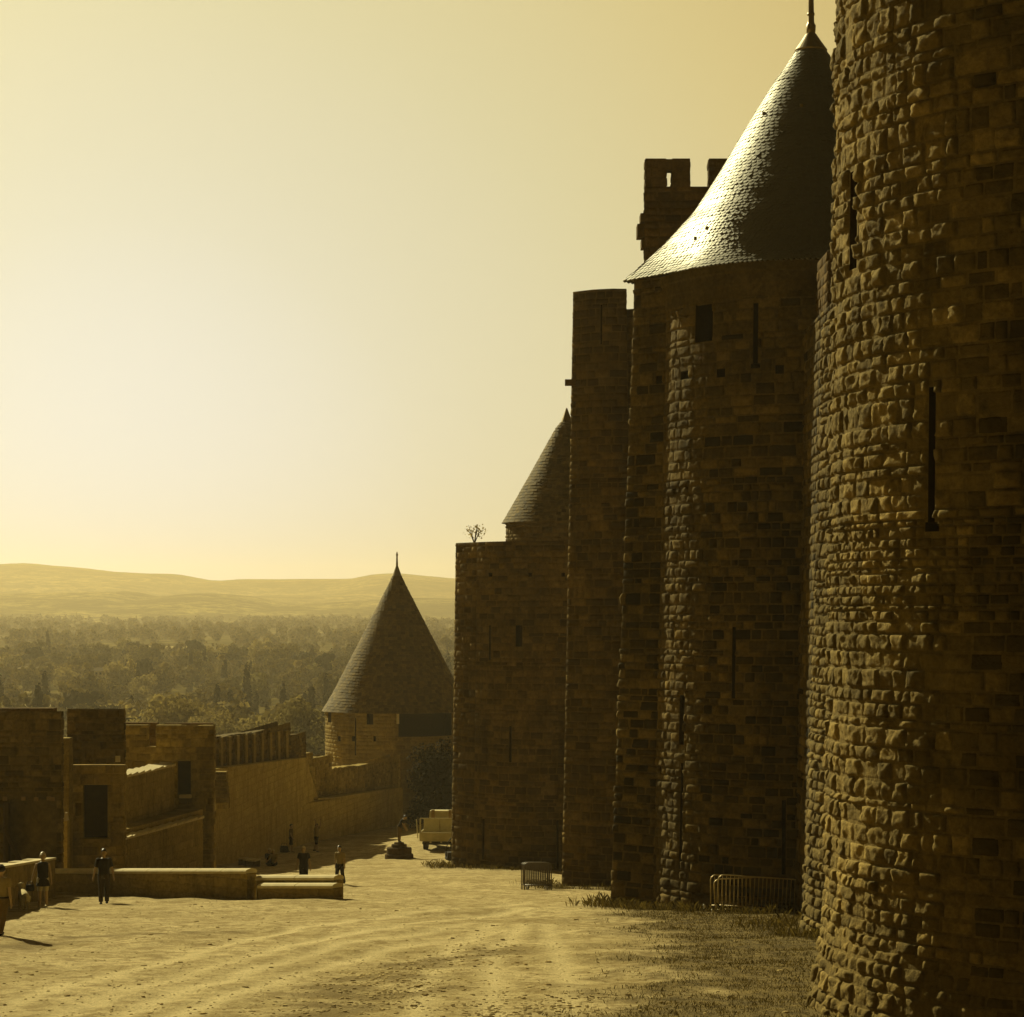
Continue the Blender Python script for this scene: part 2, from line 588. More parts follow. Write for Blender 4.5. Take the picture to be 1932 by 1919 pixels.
def look(X, Y, A=None):
    A = LZ if A is None else A
    i = min(max(np.searchsorted(LX, X) - 1, 0), len(LX) - 2)
    j = min(max(np.searchsorted(LY, Y) - 1, 0), len(LY) - 2)
    a = min(max((X - LX[i]) / (LX[i + 1] - LX[i]), 0), 1)
    b = min(max((Y - LY[j]) / (LY[j + 1] - LY[j]), 0), 1)
    return float((A[j, i] * (1 - a) + A[j, i + 1] * a) * (1 - b) + (A[j + 1, i] * (1 - a) + A[j + 1, i + 1] * a) * b)


# ------------------------------------------------------------------ grass, gravel
def build_grass():
    g = MB()
    rnd = random.Random(5)

    def tuft(X, Y, n, h, spread):
        z = look(X, Y)
        for _ in range(n):
            x = X + rnd.gauss(0, spread)
            y = Y + rnd.gauss(0, spread)
            hh = h * rnd.uniform(0.5, 1.25)
            a = rnd.uniform(0, 2 * math.pi)
            w = rnd.uniform(0.004, 0.010)
            lean = rnd.uniform(0.1, 0.8) * hh
            la = rnd.uniform(0, 2 * math.pi)
            dx, dy = math.cos(a) * w, math.sin(a) * w
            zz = z - 0.02
            t = min(1, max(0, rnd.gauss(0.45, 0.3)))
            g.add([(x - dx, y - dy, zz), (x + dx, y + dy, zz),
                   (x + dx * .6 + math.cos(la) * lean * .4, y + dy * .6 + math.sin(la) * lean * .4, zz + hh * .7),
                   (x + math.cos(la) * lean, y + math.sin(la) * lean, zz + hh)], [(0, 1, 2), (0, 2, 3)], t)

    c = 0
    while c < 19000:
        Y = rnd.uniform(34, 69)
        X = rnd.uniform(0.5, 9.5)
        d = look(X, Y, LG)
        if d < 0.25 or rnd.random() > d * d: continue
        tuft(X, Y, rnd.randint(4, 7), rnd.choice([0.02, 0.03, 0.04, 0.05, 0.08]), 0.09)
        c += 1
    for (cx, cy, r, n) in ((1.67, 121, 5.2, 150), (6.2, 98, 4.6, 110), (9.15, 73, 5.6, 420), (12.5, 60, 5.4, 200)):
        for _ in range(n):
            a = rnd.uniform(math.pi * 0.85, math.pi * 1.75)
            rr = r + abs(rnd.gauss(0, 0.5)) + (0.4 if rnd.random() < .3 else 0)
            X, Y = cx + rr * math.cos(a), cy + rr * math.sin(a)
            tuft(X, Y, rnd.randint(8, 14), rnd.uniform(0.10, 0.30), 0.12)
    o = g.build('grass', M['grass'])
    tag(o, kind='stuff', label='dry tufted grass on the slope in front of the round towers', cat='grass')
    # loose stones
    s = MB()
    PATCH = [((640, 1868), (790, 1822), (935, 1796), 0.9), ((540, 1925), (700, 1884), (800, 1868), 0.9), ((900, 1919), (1000, 1905), (1100, 1900), 1.0)]
    pts = []
    for A, B, D, w in PATCH:
        q = [on_ground(*A), on_ground(*B), on_ground(*D)]
        for _ in range(420):
            k = rnd.random() * 2
            i = int(min(k, 1.999))
            p = q[i].lerp(q[i + 1], k - i)
            pts.append((p.x + rnd.gauss(0, w * .7), p.y + rnd.gauss(0, w * 1.6), rnd.uniform(0.015, 0.05)))
    for _ in range(5200):
        Y = 34 + 70 * rnd.random() ** 2
        X = rnd.uniform(-0.215, 0.13) * Y
        pts.append((X, Y, rnd.uniform(0.012, 0.035) if rnd.random() < .95 else rnd.uniform(.04, .08)))
    for X, Y, r in pts:
        if X < wall_x(Y) + 1: continue
        z = look(X, Y)
        n = 6
        a0 = rnd.uniform(0, 6)
        rx, ry, h = r * rnd.uniform(.8, 1.5), r * rnd.uniform(.7, 1.2), r * rnd.uniform(.2, .5)
        lo = [(X + math.cos(a0 + k * math.pi / 3) * rx * rnd.uniform(.8, 1.1), Y + math.sin(a0 + k * math.pi / 3) * ry * rnd.uniform(.8, 1.1), z - .01) for k in range(n)]
        hi = [(X + (p[0] - X) * .62, Y + (p[1] - Y) * .62, z + h * rnd.uniform(.75, 1.05)) for p in lo]
        s.add(lo + hi, [(k, (k + 1) % n, n + (k + 1) % n, n + k) for k in range(n)] + [tuple(range(n, 2 * n))], rnd.random())
    o = s.build('loose_stones', stone_mat('loose_stone', (0.60, 0.46, 0.20), (0.30, 0.21, 0.07), 20, 0.01, .15))
    tag(o, kind='stuff', label='small loose stones scattered over the dusty gravel', cat='stones')


build_grass()


# ------------------------------------------------------------------ masonry
class Plan:
    """closed counter-clockwise plan outline with batter; u is arc length along it"""

    def __init__(s, pts, batter, sharp=()):
        s.p = [Vector((a[0], a[1])) for a in pts]
        n = len(s.p)
        s.batter = batter
        s.L = [0.0]
        for i in range(n):
            s.L.append(s.L[-1] + (s.p[(i + 1) % n] - s.p[i]).length)
        s.total = s.L[-1]
        en = []
        for i in range(n):
            d = s.p[(i + 1) % n] - s.p[i]
            d.normalize()
            en.append(Vector((d.y, -d.x)))
        s.en = en
        s.m = []
        s.mu = []
        for i in range(n):
            a, b = en[i - 1], en[i]
            q = (a + b)
            q.normalize()
            k = max(q.dot(b), 0.5)
            s.m.append(q / k)
            s.mu.append(q.copy())
        s.sharp = [s.L[i] for i in range(n) if en[i - 1].dot(en[i]) < 0.9]

    def seg(s, u):
        u = u % s.total
        lo = int(np.searchsorted(s.L, u, side='right')) - 1
        lo = min(max(lo, 0), len(s.p) - 1)
        t = (u - s.L[lo]) / max(s.L[lo + 1] - s.L[lo], 1e-9)
        return lo, t

    def at(s, u, z, off=0.0):
        i, t = s.seg(u)
        j = (i + 1) % len(s.p)
        b = s.batter(z) + off
        b -= off
        q = (s.p[i] + s.m[i] * b + s.mu[i] * off).lerp(s.p[j] + s.m[j] * b + s.mu[j] * off, t)
        return Vector((q.x, q.y, z))

    def normal(s, u):
        i, t = s.seg(u)
        return s.en[i]

    def facing(s, u):
        i, t = s.seg(u)
        q = s.p[i].lerp(s.p[(i + 1) % len(s.p)], t)
        v = -q
        v.normalize()
        return s.en[i].dot(v)

    def find(s, x, y):
        """u and z of the surface seen at picture point x, y"""
        best = None
        N = 2400
        for k in range(N):
            u = s.total * (k + .5) / N
            if s.facing(u) <= 0.02: continue
            z = CZ
            for _ in range(2):
                p = s.at(u, z)
                z = wz(y, p.y)
            p = s.at(u, z)
            px = CX + F * p.x / p.y
            e = abs(px - x)
            if best is None or e < best[0]: best = (e, u, z, p.y)
        return best[1], best[2], best[3]


def opening(plan, x0, y0, x1, y1):
    u0, _, Y0 = plan.find(x0, (y0 + y1) / 2)
    u1, _, Y1 = plan.find(x1, (y0 + y1) / 2)
    Y = (Y0 + Y1) / 2
    if u1 < u0: u0, u1 = u1, u0
    return (u0, u1, wz(y1, Y), wz(y0, Y))


def masonry(plan, z0, z1, openings, course=(0.24, 0.34), length=(0.30, 0.75), gap=0.022, proud=(0.0, 0.05), bulge=0.04,
            rough=0.03, cell=0.13, seed=1, tint=None, cull=-0.3, top=None, zones=None):
    """wall sheet with joints plus one pillow-faced block for every stone; top(u) may cap the height"""
    rnd = random.Random(seed)
    sheet = MB()
    us = sorted(set([round(x, 4) for x in plan.L] + [round(o[k], 4) for o in openings for k in (0, 1)]))
    zs = sorted(set(list(np.arange(z0, z1, 1.2)) + [z1] + [min(max(o[k], z0), z1) for o in openings for k in (2, 3)]))
    for a, b in zip(us[:-1], us[1:]):
        if b - a < 1e-4: continue
        um = (a + b) / 2
        zt = top(um) if top else z1
        for c, d in zip(zs[:-1], zs[1:]):
            if c >= zt: break
            d = min(d, zt)
            zm = (c + d) / 2
            if any(o[0] < um < o[1] and o[2] < zm < o[3] for o in openings): continue
            sheet.add([plan.at(a + 1e-6, c), plan.at(b - 1e-6, c), plan.at(b - 1e-6, d), plan.at(a + 1e-6, d)], [(0, 1, 2, 3)], 0.62)
    z = z0
    stones = sheet
    bounds = [0.0] + sorted(plan.sharp) + [plan.total]
    while z < z1 - 0.06:
        zn = None
        if zones: zn = zones(z)
        cr, lr, pr, bl = (zn or (course, length, proud, bulge))
        h = rnd.uniform(*cr)
        if rnd.random() < .22: h *= .66
        elif rnd.random() < .12: h *= 1.3
        za, zb = z, min(z + h, z1)
        z += h
        for B0, B1 in zip(bounds[:-1], bounds[1:]):
            if B1 - B0 < 0.05: continue
            u = B0
            first = True
            while u < B1 - 1e-3:
                l = rnd.uniform(*lr)
                if first: l *= rnd.uniform(.4, 1); first = False
                if B1 - (u + l) < lr[0] * .6: l = B1 - u
                ua, ub = u, min(u + l, B1)
                u += l
                if plan.facing((ua + ub) / 2) < cull: continue
                zt = top((ua + ub) / 2) if top else z1
                zz = min(zb, zt)
                if zz - za < 0.08: continue
                pieces = [(ua, ub)]
                for o in openings:
                    if o[3] <= za + .03 or o[2] >= zz - .03: continue
                    nxt = []
                    for p, q in pieces:
                        if q <= o[0] or p >= o[1]: nxt.append((p, q)); continue
                        if o[0] - p > .07: nxt.append((p, o[0] + gap * .4))
                        if q - o[1] > .07: nxt.append((o[1] - gap * .4, q))
                    pieces = nxt
                for p, q in pieces:
                    tv = tint(rnd, (p + q) / 2, za) if tint else min(1, max(0, rnd.gauss(.55, .25)))
                    pd = rnd.uniform(*pr)
                    bb = bl * rnd.uniform(.4, 1.4)
                    gg = gap * rnd.uniform(.5, 1.3)
                    nu = max(3, int(round((q - p) / cell)) + 2)
                    nv = max(3, int(round((zz - za) / cell)) + 2)
                    b0 = len(stones.v)
                    sd = rnd.uniform(0, 100)
                    tilt = rnd.uniform(-.25, .25) * bb
                    tilt2 = rnd.uniform(-.35, .15) * bb
                    # two rings: joint edge (0), shoulder; inner parameters
                    su = [-1.0] + [-.9 + 1.8 * k / (nu - 1) for k in range(nu)] + [1.0]
                    sv = [-1.0] + [-.86 + 1.72 * k / (nv - 1) for k in range(nv)] + [1.0]
                    um, uh = (p + q) / 2, max((q - p) / 2 - gg, .02)
                    zm, zh = (za + zz) / 2, max((zz - za) / 2 - gg, .02)
                    vs = []
                    for jv, v in enumerate(sv):
                        for iu, w in enumerate(su):
                            edge = jv in (0, len(sv) - 1) or iu in (0, len(su) - 1)
                            uu, vv = um + uh * w, zm + zh * v
                            if edge:
                                off = -0.012
                            else:
                                dome = (1 - abs(w) ** 6) * (1 - abs(v) ** 6)
                                nz = noise.fractal((uu * 4.2 + sd, vv * 4.2, sd), .8, 2.2, 4)
                                off = pd + bb * dome + tilt * w + tilt2 * v + rough * nz
                                off = max(off, 0.004)
                                cut = 1.0 + 0.035 * noise.noise((uu * 7, vv * 7, sd))
                                uu = um + uh * w * cut
                            vs.append(plan.at(uu, vv, off))
                    W = len(su)
                    fs = [(j * W + i, j * W + i + 1, (j + 1) * W + i + 1, (j + 1) * W + i) for j in range(len(sv) - 1) for i in range(W - 1)]
                    stones.add(vs, fs, tv)
    return stones


def recess(plan, o, name, parent, depth=0.7, mat=None, label=None):
    u0, u1, z0, z1 = o
    m = MB()
    q = [plan.at(u0, z0), plan.at(u1, z0), plan.at(u1, z1), plan.at(u0, z1)]
    n2 = plan.normal((u0 + u1) / 2)
    n = Vector((n2.x, n2.y, 0)) * depth
    # slit widens inside the wall, as embrasures do
    c = sum(q, Vector()) / 4
    bk = [c + (p - c) * 1.15 - n for p in q]
    m.add(q + bk, [(0, 4, 5, 1), (1, 5, 6, 2), (2, 6, 7, 3), (3, 7, 4, 0), (5, 4, 7, 6)])
    ob = m.build(name, mat or M['hole'], parent)
    if label: ob['label'] = label
    return ob


def circle_pts(cx, cy, r, a0, a1, n):
    return [(cx + r * math.cos(a0 + (a1 - a0) * k / n), cy + r * math.sin(a0 + (a1 - a0) * k / n)) for k in range(n + 1)]


def lid(plan, z, mb, off=-0.02, step=1):
    N = len(plan.p)
    vs = [plan.at(plan.L[i] + 1e-6, z, off) for i in range(N)]
    mb.add(vs, [tuple(range(N))], 0.4)


# ------------------------------------------------------------------ slate cones
def slate_roof(c, prof, row, width, seed=3, lift=0.028, scallop=True, face_cam=-0.6, shape=None):
    """prof: (radius, z) from eave to top; shape(angle, k) scales the radius (k: 0 eave, 1 top) for a roof with a prow"""
    rnd = random.Random(seed)
    m = MB()
    m.cur = 0.2
    shape = shape or (lambda a, k: 1.0)
    L = [0]
    for (r0, z0), (r1, z1) in zip(prof[:-1], prof[1:]):
        L.append(L[-1] + math.hypot(r1 - r0, z1 - z0))
    rr = [p[0] for p in prof]
    zz = [p[1] for p in prof]
    # closed base under the slates, with soffit
    N = 96
    base_prof = [(rr[0] * .8, zz[0] + .22, 0.0), (rr[0] - .10, zz[0] + .06, 0.0)] + [(r - .05, z, l / L[-1]) for r, z, l in list(zip(rr, zz, L))[1:]]
    vs, fs = [], []
    for r, z, k in base_prof:
        for i in range(N):
            a = 2 * math.pi * i / N
            q = r * shape(a, k)
            vs.append((c[0] + q * math.cos(a), c[1] + q * math.sin(a), z))
    for j in range(len(base_prof) - 1):
        for i in range(N):
            i2 = (i + 1) % N
            fs.append((j * N + i, j * N + i2, (j + 1) * N + i2, (j + 1) * N + i))
    m.add(vs, fs)
    s = 0.0
    k = 0
    while s < L[-1] - row * .3:
        r = float(np.interp(s, L, rr))
        z = float(np.interp(s, L, zz))
        s2 = min(s + row * 2.1, L[-1])
        r2 = float(np.interp(s2, L, rr))
        z2 = float(np.interp(s2, L, zz))
        n = max(10, int(round(2 * math.pi * r / width)))
        ph = (k % 2) * math.pi / n + rnd.uniform(-.01, .01)
        for i in range(n):
            a = ph + 2 * math.pi * i / n
            f1, f2 = shape(a, s / L[-1]), shape(a, s2 / L[-1])
            q = Vector((math.cos(a), math.sin(a), 0))
            pos = Vector((c[0], c[1], 0)) + q * r * f1
            v = -pos
            v.normalize()
            if q.dot(Vector((v.x, v.y, 0))) < face_cam: continue
            e = .02
            T = Vector((math.cos(a + e), math.sin(a + e), 0)) * shape(a + e, s / L[-1]) - Vector((math.cos(a - e), math.sin(a - e), 0)) * shape(a - e, s / L[-1])
            T.normalize()
            Up = q * (r2 * f2 - r * f1) + Vector((0, 0, z2 - z))
            ll = Up.length
            Up.normalize()
            N_ = T.cross(Up)
            N_.normalize()
            w = math.pi * r * f1 / n * .97
            w2 = math.pi * r2 * f2 / n * .98
            lf = lift * rnd.uniform(.75, 1.3)
            if rnd.random() < .01: lf *= 1.35
            N2 = N_ + T * rnd.uniform(-.03, .03)
            base = Vector((c[0], c[1], z)) + q * r * f1
            dr = rnd.uniform(-.08, .08) * row
            if rnd.random() < .0015: dr -= .12 * row
            if scallop:
                loc = [(-w, .72 * row), (-w * .88, .34 * row), (-w * .55, .06 * row), (0, -.05 * row), (w * .55, .06 * row), (w * .88, .34 * row), (w, .72 * row)]
            else:
                loc = [(-w, 0), (-w * .3, -.02 * row), (w * .3, -.02 * row), (w, 0)]
            vs = []
            for x, y in loc:
                vs.append(base + T * x + Up * (y + dr) + N2 * (lf * (1 - y / ll)))
            vs.append(base + T * w2 + Up * ll)
            vs.append(base - T * w2 + Up * ll)
            nb = len(loc)
            for x, y in loc:
                vs.append(base + T * x + Up * (y + dr) - N_ * .015)
            fs = [tuple(range(nb + 2))]
            for j in range(nb - 1):
                fs.append((j, nb + 2 + j, nb + 3 + j, j + 1))
            m.add(vs, fs, min(1, max(0, rnd.gauss(.5, .28))))
        s += row
        k += 1
    return m


# ================================================================== TOWERS
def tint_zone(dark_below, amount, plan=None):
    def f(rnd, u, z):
        if plan is not None and plan.normal(u).x < -.70: return min(1, max(.38, rnd.gauss(.66, .2)))  # stones facing the sun are painted lighter than the others
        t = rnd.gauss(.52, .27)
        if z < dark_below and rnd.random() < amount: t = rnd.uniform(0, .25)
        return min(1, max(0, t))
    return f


# ---- near round tower on the right edge
def near_tower():
    cx, cy, r = 10.74, 40.0, 5.2
    bat = lambda z: float(np.interp(z, [2.5, 3.4, 4.9, 7, 12, 20, 26], [.68, .48, .24, .20, .13, .02, 0]))
    pl = Plan(circle_pts(cx, cy, r, 0, 2 * math.pi, 120)[:-1], bat)
    t = empty('round_tower', (cx, cy, 3.0), 'nearest huge round tower of rough rock-faced stone filling the right edge', 'tower', 'round towers of the inner wall')
    o1 = opening(pl, 1752, 730, 1764, 985)
    o2 = opening(pl, 1604, 322, 1617, 508)
    o3 = opening(pl, 1746, 985, 1772, 1003)
    ops = [o1, o2, o3]

    def zones(z):
        y = HY - (z - CZ) * F / 36.5
        if 990 < y < 1180: return ((.12, .19), (.14, .36), (.0, .045), .03)
        if y > 1180: return ((.18, .32), (.20, .62), (-.015, .045), .03)
        return ((.20, .33), (.20, .62), (-.02, .06), .028)
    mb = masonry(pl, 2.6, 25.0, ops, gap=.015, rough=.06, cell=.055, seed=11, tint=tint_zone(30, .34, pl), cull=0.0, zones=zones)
    lid(pl, 24.99, mb)
    mb.build('wall', M['stone_near'], t, smooth=True)
    for o in (o1, o2): recess(pl, o, 'arrow_slit', t, .8)
    recess(pl, o3, 'slit_foot', t, .3)
    return pl


near_tower()


# ---- lower battered tower tucked behind it
def lower_tower():
    cx, cy, r = 12.74, 60.0, 4.8
    bat = lambda z: float(np.interp(z, [0.5, 3, 8, 14, 18], [.66, .5, .3, .1, 0]))
    pl = Plan(circle_pts(cx, cy, r, 0, 2 * math.pi, 90)[:-1], bat)
    t = empty('round_tower', (cx, cy, 1.2), 'lower battered round tower wedged between the nearest tower and the slate-roofed one', 'tower', 'round towers of the inner wall')
    o1 = opening(pl, 1578, 690, 1584, 850)
    mb = masonry(pl, .6, wz(577, 57), [o1], course=(.2, .32), length=(.25, .6), gap=.02, proud=(0, .06), bulge=.06, rough=.05, cell=.11, seed=21,
                 tint=tint_zone(30, .1, pl), cull=0.0)
    lid(pl, wz(577, 57) - .01, mb)
    mb.build('wall', M['stone_near'], t, smooth=True)
    recess(pl, o1, 'arrow_slit', t, .7)
    # stub of curtain wall that ties it to the next tower
    w = empty('curtain_wall', (9.6, 64, 1.0), 'narrow dark strip of curtain wall between the slate-roofed tower and the lower tower', 'wall')
    b = lambda z: float(np.interp(z, [0, 1, 10, 20], [.42, .38, .2, 0]))
    p2 = Plan([(8.47, 69.5), (8.47, 61.0), (11.0, 61.0), (11.0, 69.5)], b)
    mb = masonry(p2, .4, wz(600, 66), [], course=(.22, .32), gap=.02, proud=(0, .04), bulge=.035, rough=.03, cell=.16, seed=22, cull=-.2)
    lid(p2, wz(600, 66) - .01, mb)
    p3 = Plan([(8.62, 67.2), (8.62, 65.0), (11, 65.0), (11, 67.2)], b)
    m2 = masonry(p3, wz(600, 66), wz(472, 65), [], course=(.24, .32), gap=.015, proud=(0, .03), bulge=.02, rough=.02, cell=.16, seed=23, cull=-.2)
    lid(p3, wz(472, 65) - .01, m2)
    mb.build('wall', M['stone'], w, smooth=True)
    m2.build('merlon', M['dark_stone'], w, smooth=True)


lower_tower()


# ---- slate-roofed beaked tower
def slate_tower():
    cx, cy, r = 9.15, 73.0, 4.5
    bat = lambda z: float(np.interp(z, [0, 1.3, 20], [.5, .46, 0]))
    a1 = math.pi - math.asin(.72 / r)
    pts = circle_pts(cx, cy, r, math.pi + math.asin(.72 / r), 3 * math.pi - math.asin(.9 / r), 100)
    pts.append((cx - 5.40, cy + .2))
    pl = Plan(pts, bat)
    t = empty('slate_tower', (cx, cy, 1.2), 'tall round tower with beak and glossy flared fish-scale slate cone roof', 'tower', 'round towers of the inner wall')
    win = opening(pl, 1312, 565, 1345, 645)
    slit = opening(pl, 1421, 572, 1430, 690)
    holes = [opening(pl, a - 8, b - 8, a + 8, b + 8) for a, b in ((1292, 708), (1360, 704), (1471, 697))]
    hb = opening(pl, 1238, 709, 1250, 724)
    slits = [opening(pl, 1381, 1183, 1388, 1318), opening(pl, 1282, 1312, 1291, 1405), opening(pl, 1283, 1440, 1288, 1640), opening(pl, 1475, 1510, 1483, 1650)]
    foot = opening(pl, 1417, 686, 1434, 695)
    ops = [win, slit, foot, hb] + holes + slits

    def zones(z):
        y = HY - (z - CZ) * F / 69
        if y < 900: return ((.26, .36), (.35, .85), (0, .018), .02)
        return ((.20, .32), (.22, .6), (-.03, .045), .04)

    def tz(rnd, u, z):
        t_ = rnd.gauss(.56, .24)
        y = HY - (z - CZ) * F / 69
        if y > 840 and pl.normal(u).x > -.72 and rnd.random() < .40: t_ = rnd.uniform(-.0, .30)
        if pl.normal(u).x <= -.72: t_ = max(t_, .45)  # sunlit side painted lighter: no dark stones there
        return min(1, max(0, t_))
    ztop = 20.35
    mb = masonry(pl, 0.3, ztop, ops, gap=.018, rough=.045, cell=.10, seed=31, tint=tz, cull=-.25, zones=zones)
    mb.build('wall', M['stone'], t, smooth=True)
    recess(pl, win, 'window', t, .9)
    for o in [slit] + slits: recess(pl, o, 'arrow_slit', t, .7)
    recess(pl, foot, 'slit_foot', t, .4)
    for o in holes + [hb]: recess(pl, o, 'putlog_hole', t, .5)
    # cornice under the eave
    cn = MB()
    cn.lathe((cx, cy), [(4.45, 19.2), (4.56, 19.3), (4.58, 19.62), (4.62, 19.68), (4.64, 19.98), (4.68, 20.04), (4.70, 20.27), (4.4, 20.29)], 72, caps=False)
    cn.build('cornice', M['stone'], t)
    # iron hook beside the window
    h = MB()
    u, z, Y = pl.find(1296, 598)
    p = pl.at(u, z)
    n2 = pl.normal(u)
    N = Vector((n2.x, n2.y, 0))
    h.tube([p - N * .05, p + N * .3, p + N * .36 + Vector((0, 0, .14))], .03, 8)
    h.build('iron_hook', M['lead'], t)
    prof = [(5.79, 20.27), (5.08, 20.86), (4.51, 21.38), (4.04, 21.88), (3.57, 22.38), (3.09, 23.12), (2.68, 23.77), (2.21, 24.58), (1.68, 25.46), (1.16, 26.30), (.79, 26.80), (.45, 27.33)]
    def prow(a, k):
        d = abs((a - math.pi + math.pi) % (2 * math.pi) - math.pi)      # angle off the beak, which points left
        e = min(d / .55, 1.0)
        base = .815 + .185 * (1 - e) ** 2.0
        w = max(0.0, 1 - k / .42)
        return 1 - (1 - base) * w * w * (3 - 2 * w)
    rf = slate_roof((cx, cy), prof, .13, .19, 41, .028, shape=prow).build('roof', M['slate'], t)
    cap = MB()
    cap.lathe((cx, cy), [(.47, 27.26), (.50, 27.36), (.47, 27.40), (.30, 27.64), (.17, 27.84), (.14, 27.87)], 28)
    c = cap.build('lead_cap', M['lead'], rf, smooth=False)
    fin = MB()
    fin.lathe((cx, cy), [(.135, 27.86), (.145, 28.0), (.15, 28.12), (.12, 28.16), (.10, 28.24), (.09, 28.7), (.07, 29.4), (.05, 30.6)], 16)
    fin.lathe((cx, cy), [(.11, 28.42), (.115, 28.46), (.11, 28.50)], 16)
    fin.build('finial', M['lead'], rf, smooth=True)
    for (x, y) in ((1453, 190), (1333, 431), (1311, 452), (1520, 185)):
        # small roof hooks, bright against the slates
        Yg = 70.2
        zz = wz(y, Yg)
        rr = float(np.interp(zz, [q[1] for q in prof], [q[0] for q in prof]))
        X = wx(x, Yg) - cx
        if abs(X) < rr:
            yy = cy - math.sqrt(rr * rr - X * X)
            sn = MB()
            sn.obox((cx + X, yy - .03, zz), (.045, .05, .05))
            sn.build('roof_hook', M['lead'], rf)


slate_tower()


# ---- slim tall faceted tower
def slim_tower():
    bat = lambda z: float(np.interp(z, [-2, -1.2, 23], [.42, .40, 0]))
    pts = [(2.53, 98.95), (3.30, 98.25), (4.10, 97.95), (4.70, 98.0), (4.70, 103.2), (3.9, 102.3)]
    pl = Plan(pts, bat)
    t = empty('beaked_tower', (6.4, 99.4, -1.4), 'slim tall flat-topped tower with faceted front, just left of the slate-roofed tower', 'tower', 'round towers of the inner wall')
    sl = opening(pl, 1133, 575, 1136, 650)
    Yt = 98.5
    zt, zl = wz(548, Yt), wz(585, Yt)

    def top(u):
        p = pl.at(u, 20)
        px = CX + F * p.x / p.y
        return zt if px < 1181 else zl
    us = sorted(pl.L)
    # split the front facet so that the notch in the parapet has its own edge
    mb = masonry(pl, -2.0, zt, [sl], course=(.26, .36), length=(.3, .8), gap=.018, proud=(0, .025), bulge=.02, rough=.035, cell=.2, seed=51,
                 tint=tint_zone(30, .25), cull=-.25)
    lid(pl, zt - .01, mb)
    mb.build('wall', M['stone_far'], t, smooth=True)
    recess(pl, sl, 'arrow_slit', t, .6)
    g = MB()
    p = at(1076, 722, 98.8)
    g.obox((p.x, p.y, p.z), (.22, .2, .12))
    g.build('stone_spout', M['dark_stone'], t)
    # lower shoulder on the right, running in behind the slate-roofed tower
    p2 = Plan([(4.72, 98.25), (6.6, 97.4), (9.5, 97.6), (10.5, 100), (9.5, 102.8), (4.72, 103.1)], bat)
    w = masonry(p2, -2.0, zl, [], course=(.26, .36), length=(.3, .8), gap=.018, proud=(0, .025), bulge=.02, rough=.03, cell=.2, seed=52, tint=tint_zone(30, .3), cull=-.25)
    lid(p2, zl - .01, w)
    w.build('shoulder_wall', M['stone_far'], t, smooth=True)
    return t


slim_tower()


# ---- stout flat-topped tower in the middle distance
def stout_tower():
    cx, cy, r = 1.72, 121.0, 4.1
    bat = lambda z: float(np.interp(z, [-3.5, 14], [.22, 0]))
    a = math.asin(2.2 / r)
    pts = circle_pts(cx, cy, r, math.pi + a, 3 * math.pi - a, 70)
    pts.append((cx - 4.55, cy - .75))
    pl = Plan(pts, bat)
    t = empty('beaked_tower', (cx, cy, -2.8), 'stout flat-topped tower with weed on its rim beside the parked truck', 'tower', 'round towers of the inner wall')
    slits = [opening(pl, 922.5, 1180, 926, 1245), opening(pl, 961, 1370, 965, 1438), opening(pl, 910, 1545, 914, 1622), opening(pl, 1050, 1548, 1054, 1640)]
    win = opening(pl, 973, 1180, 985, 1220)
    holes = [opening(pl, px - 3, py - 3, px + 4, py + 4) for px, py in ((925, 1084), (1000, 1084), (1062, 1084))]
    ops = slits + [win] + holes
    zt = wz(1022, 118)
    mb = masonry(pl, -3.6, zt, ops, course=(.26, .36), length=(.35, .8), gap=.018, proud=(0, .02), bulge=.018, rough=.035, cell=.2, seed=61,
                 tint=tint_zone(4, .3), cull=-.25)
    lid(pl, zt - .3, mb)
    mb.build('wall', M['stone_far'], t, smooth=True)
    for o in slits: recess(pl, o, 'arrow_slit', t, .6)
    recess(pl, win, 'window', t, .7)
    for o in holes: recess(pl, o, 'putlog_hole', t, .4)
    # weed growing on the rim
    e = bush('rim_shrub', at(895, 1022, 119.3), .62, .85, 'small feathery shrub sprouting on the rim of the stout tower', 'shrub', M['leaf_pale'], 170, .045, 77)
    return t


# ------------------------------------------------------------------ vegetation
def leaf_cloud(mb, centers, n, size, rnd, flat=0.75):
    """n leaf-clump quads spread over the shells of lobes (c, r)"""
    w = [c[1][0] * c[1][1] for c in centers]
    tot = sum(w)
    for (c, r), ww in zip(centers, w):
        base = rnd.uniform(.25, .75)
        for _ in range(int(n * ww / tot)):
            d = Vector((rnd.gauss(0, 1), rnd.gauss(0, 1), rnd.gauss(0, 1)))
            d.normalize()
            k = rnd.uniform(.72, 1.08) if rnd.random() < .8 else rnd.uniform(.3, .8)
            p = Vector((c[0] + d.x * r[0] * k, c[1] + d.y * r[0] * k, c[2] + d.z * r[1] * k))
            s = size * rnd.uniform(.5, 1.3)
            nn = (d + Vector((rnd.gauss(0, .36), rnd.gauss(0, .36), rnd.gauss(0, .36))))
            nn.normalize()
            u = nn.orthogonal()
            u.rotate(Matrix.Rotation(rnd.uniform(0, 6.28), 3, nn))
            u.normalize()
            v = nn.cross(u)
            mb.add([p - u * s - v * s * .5, p + u * s * .3 - v * s, p + u * s + v * s * .4, p - u * s * .3 + v * s * flat], [(0, 1, 2, 3)],
                   min(1, max(0, base + rnd.gauss(0, .22))))


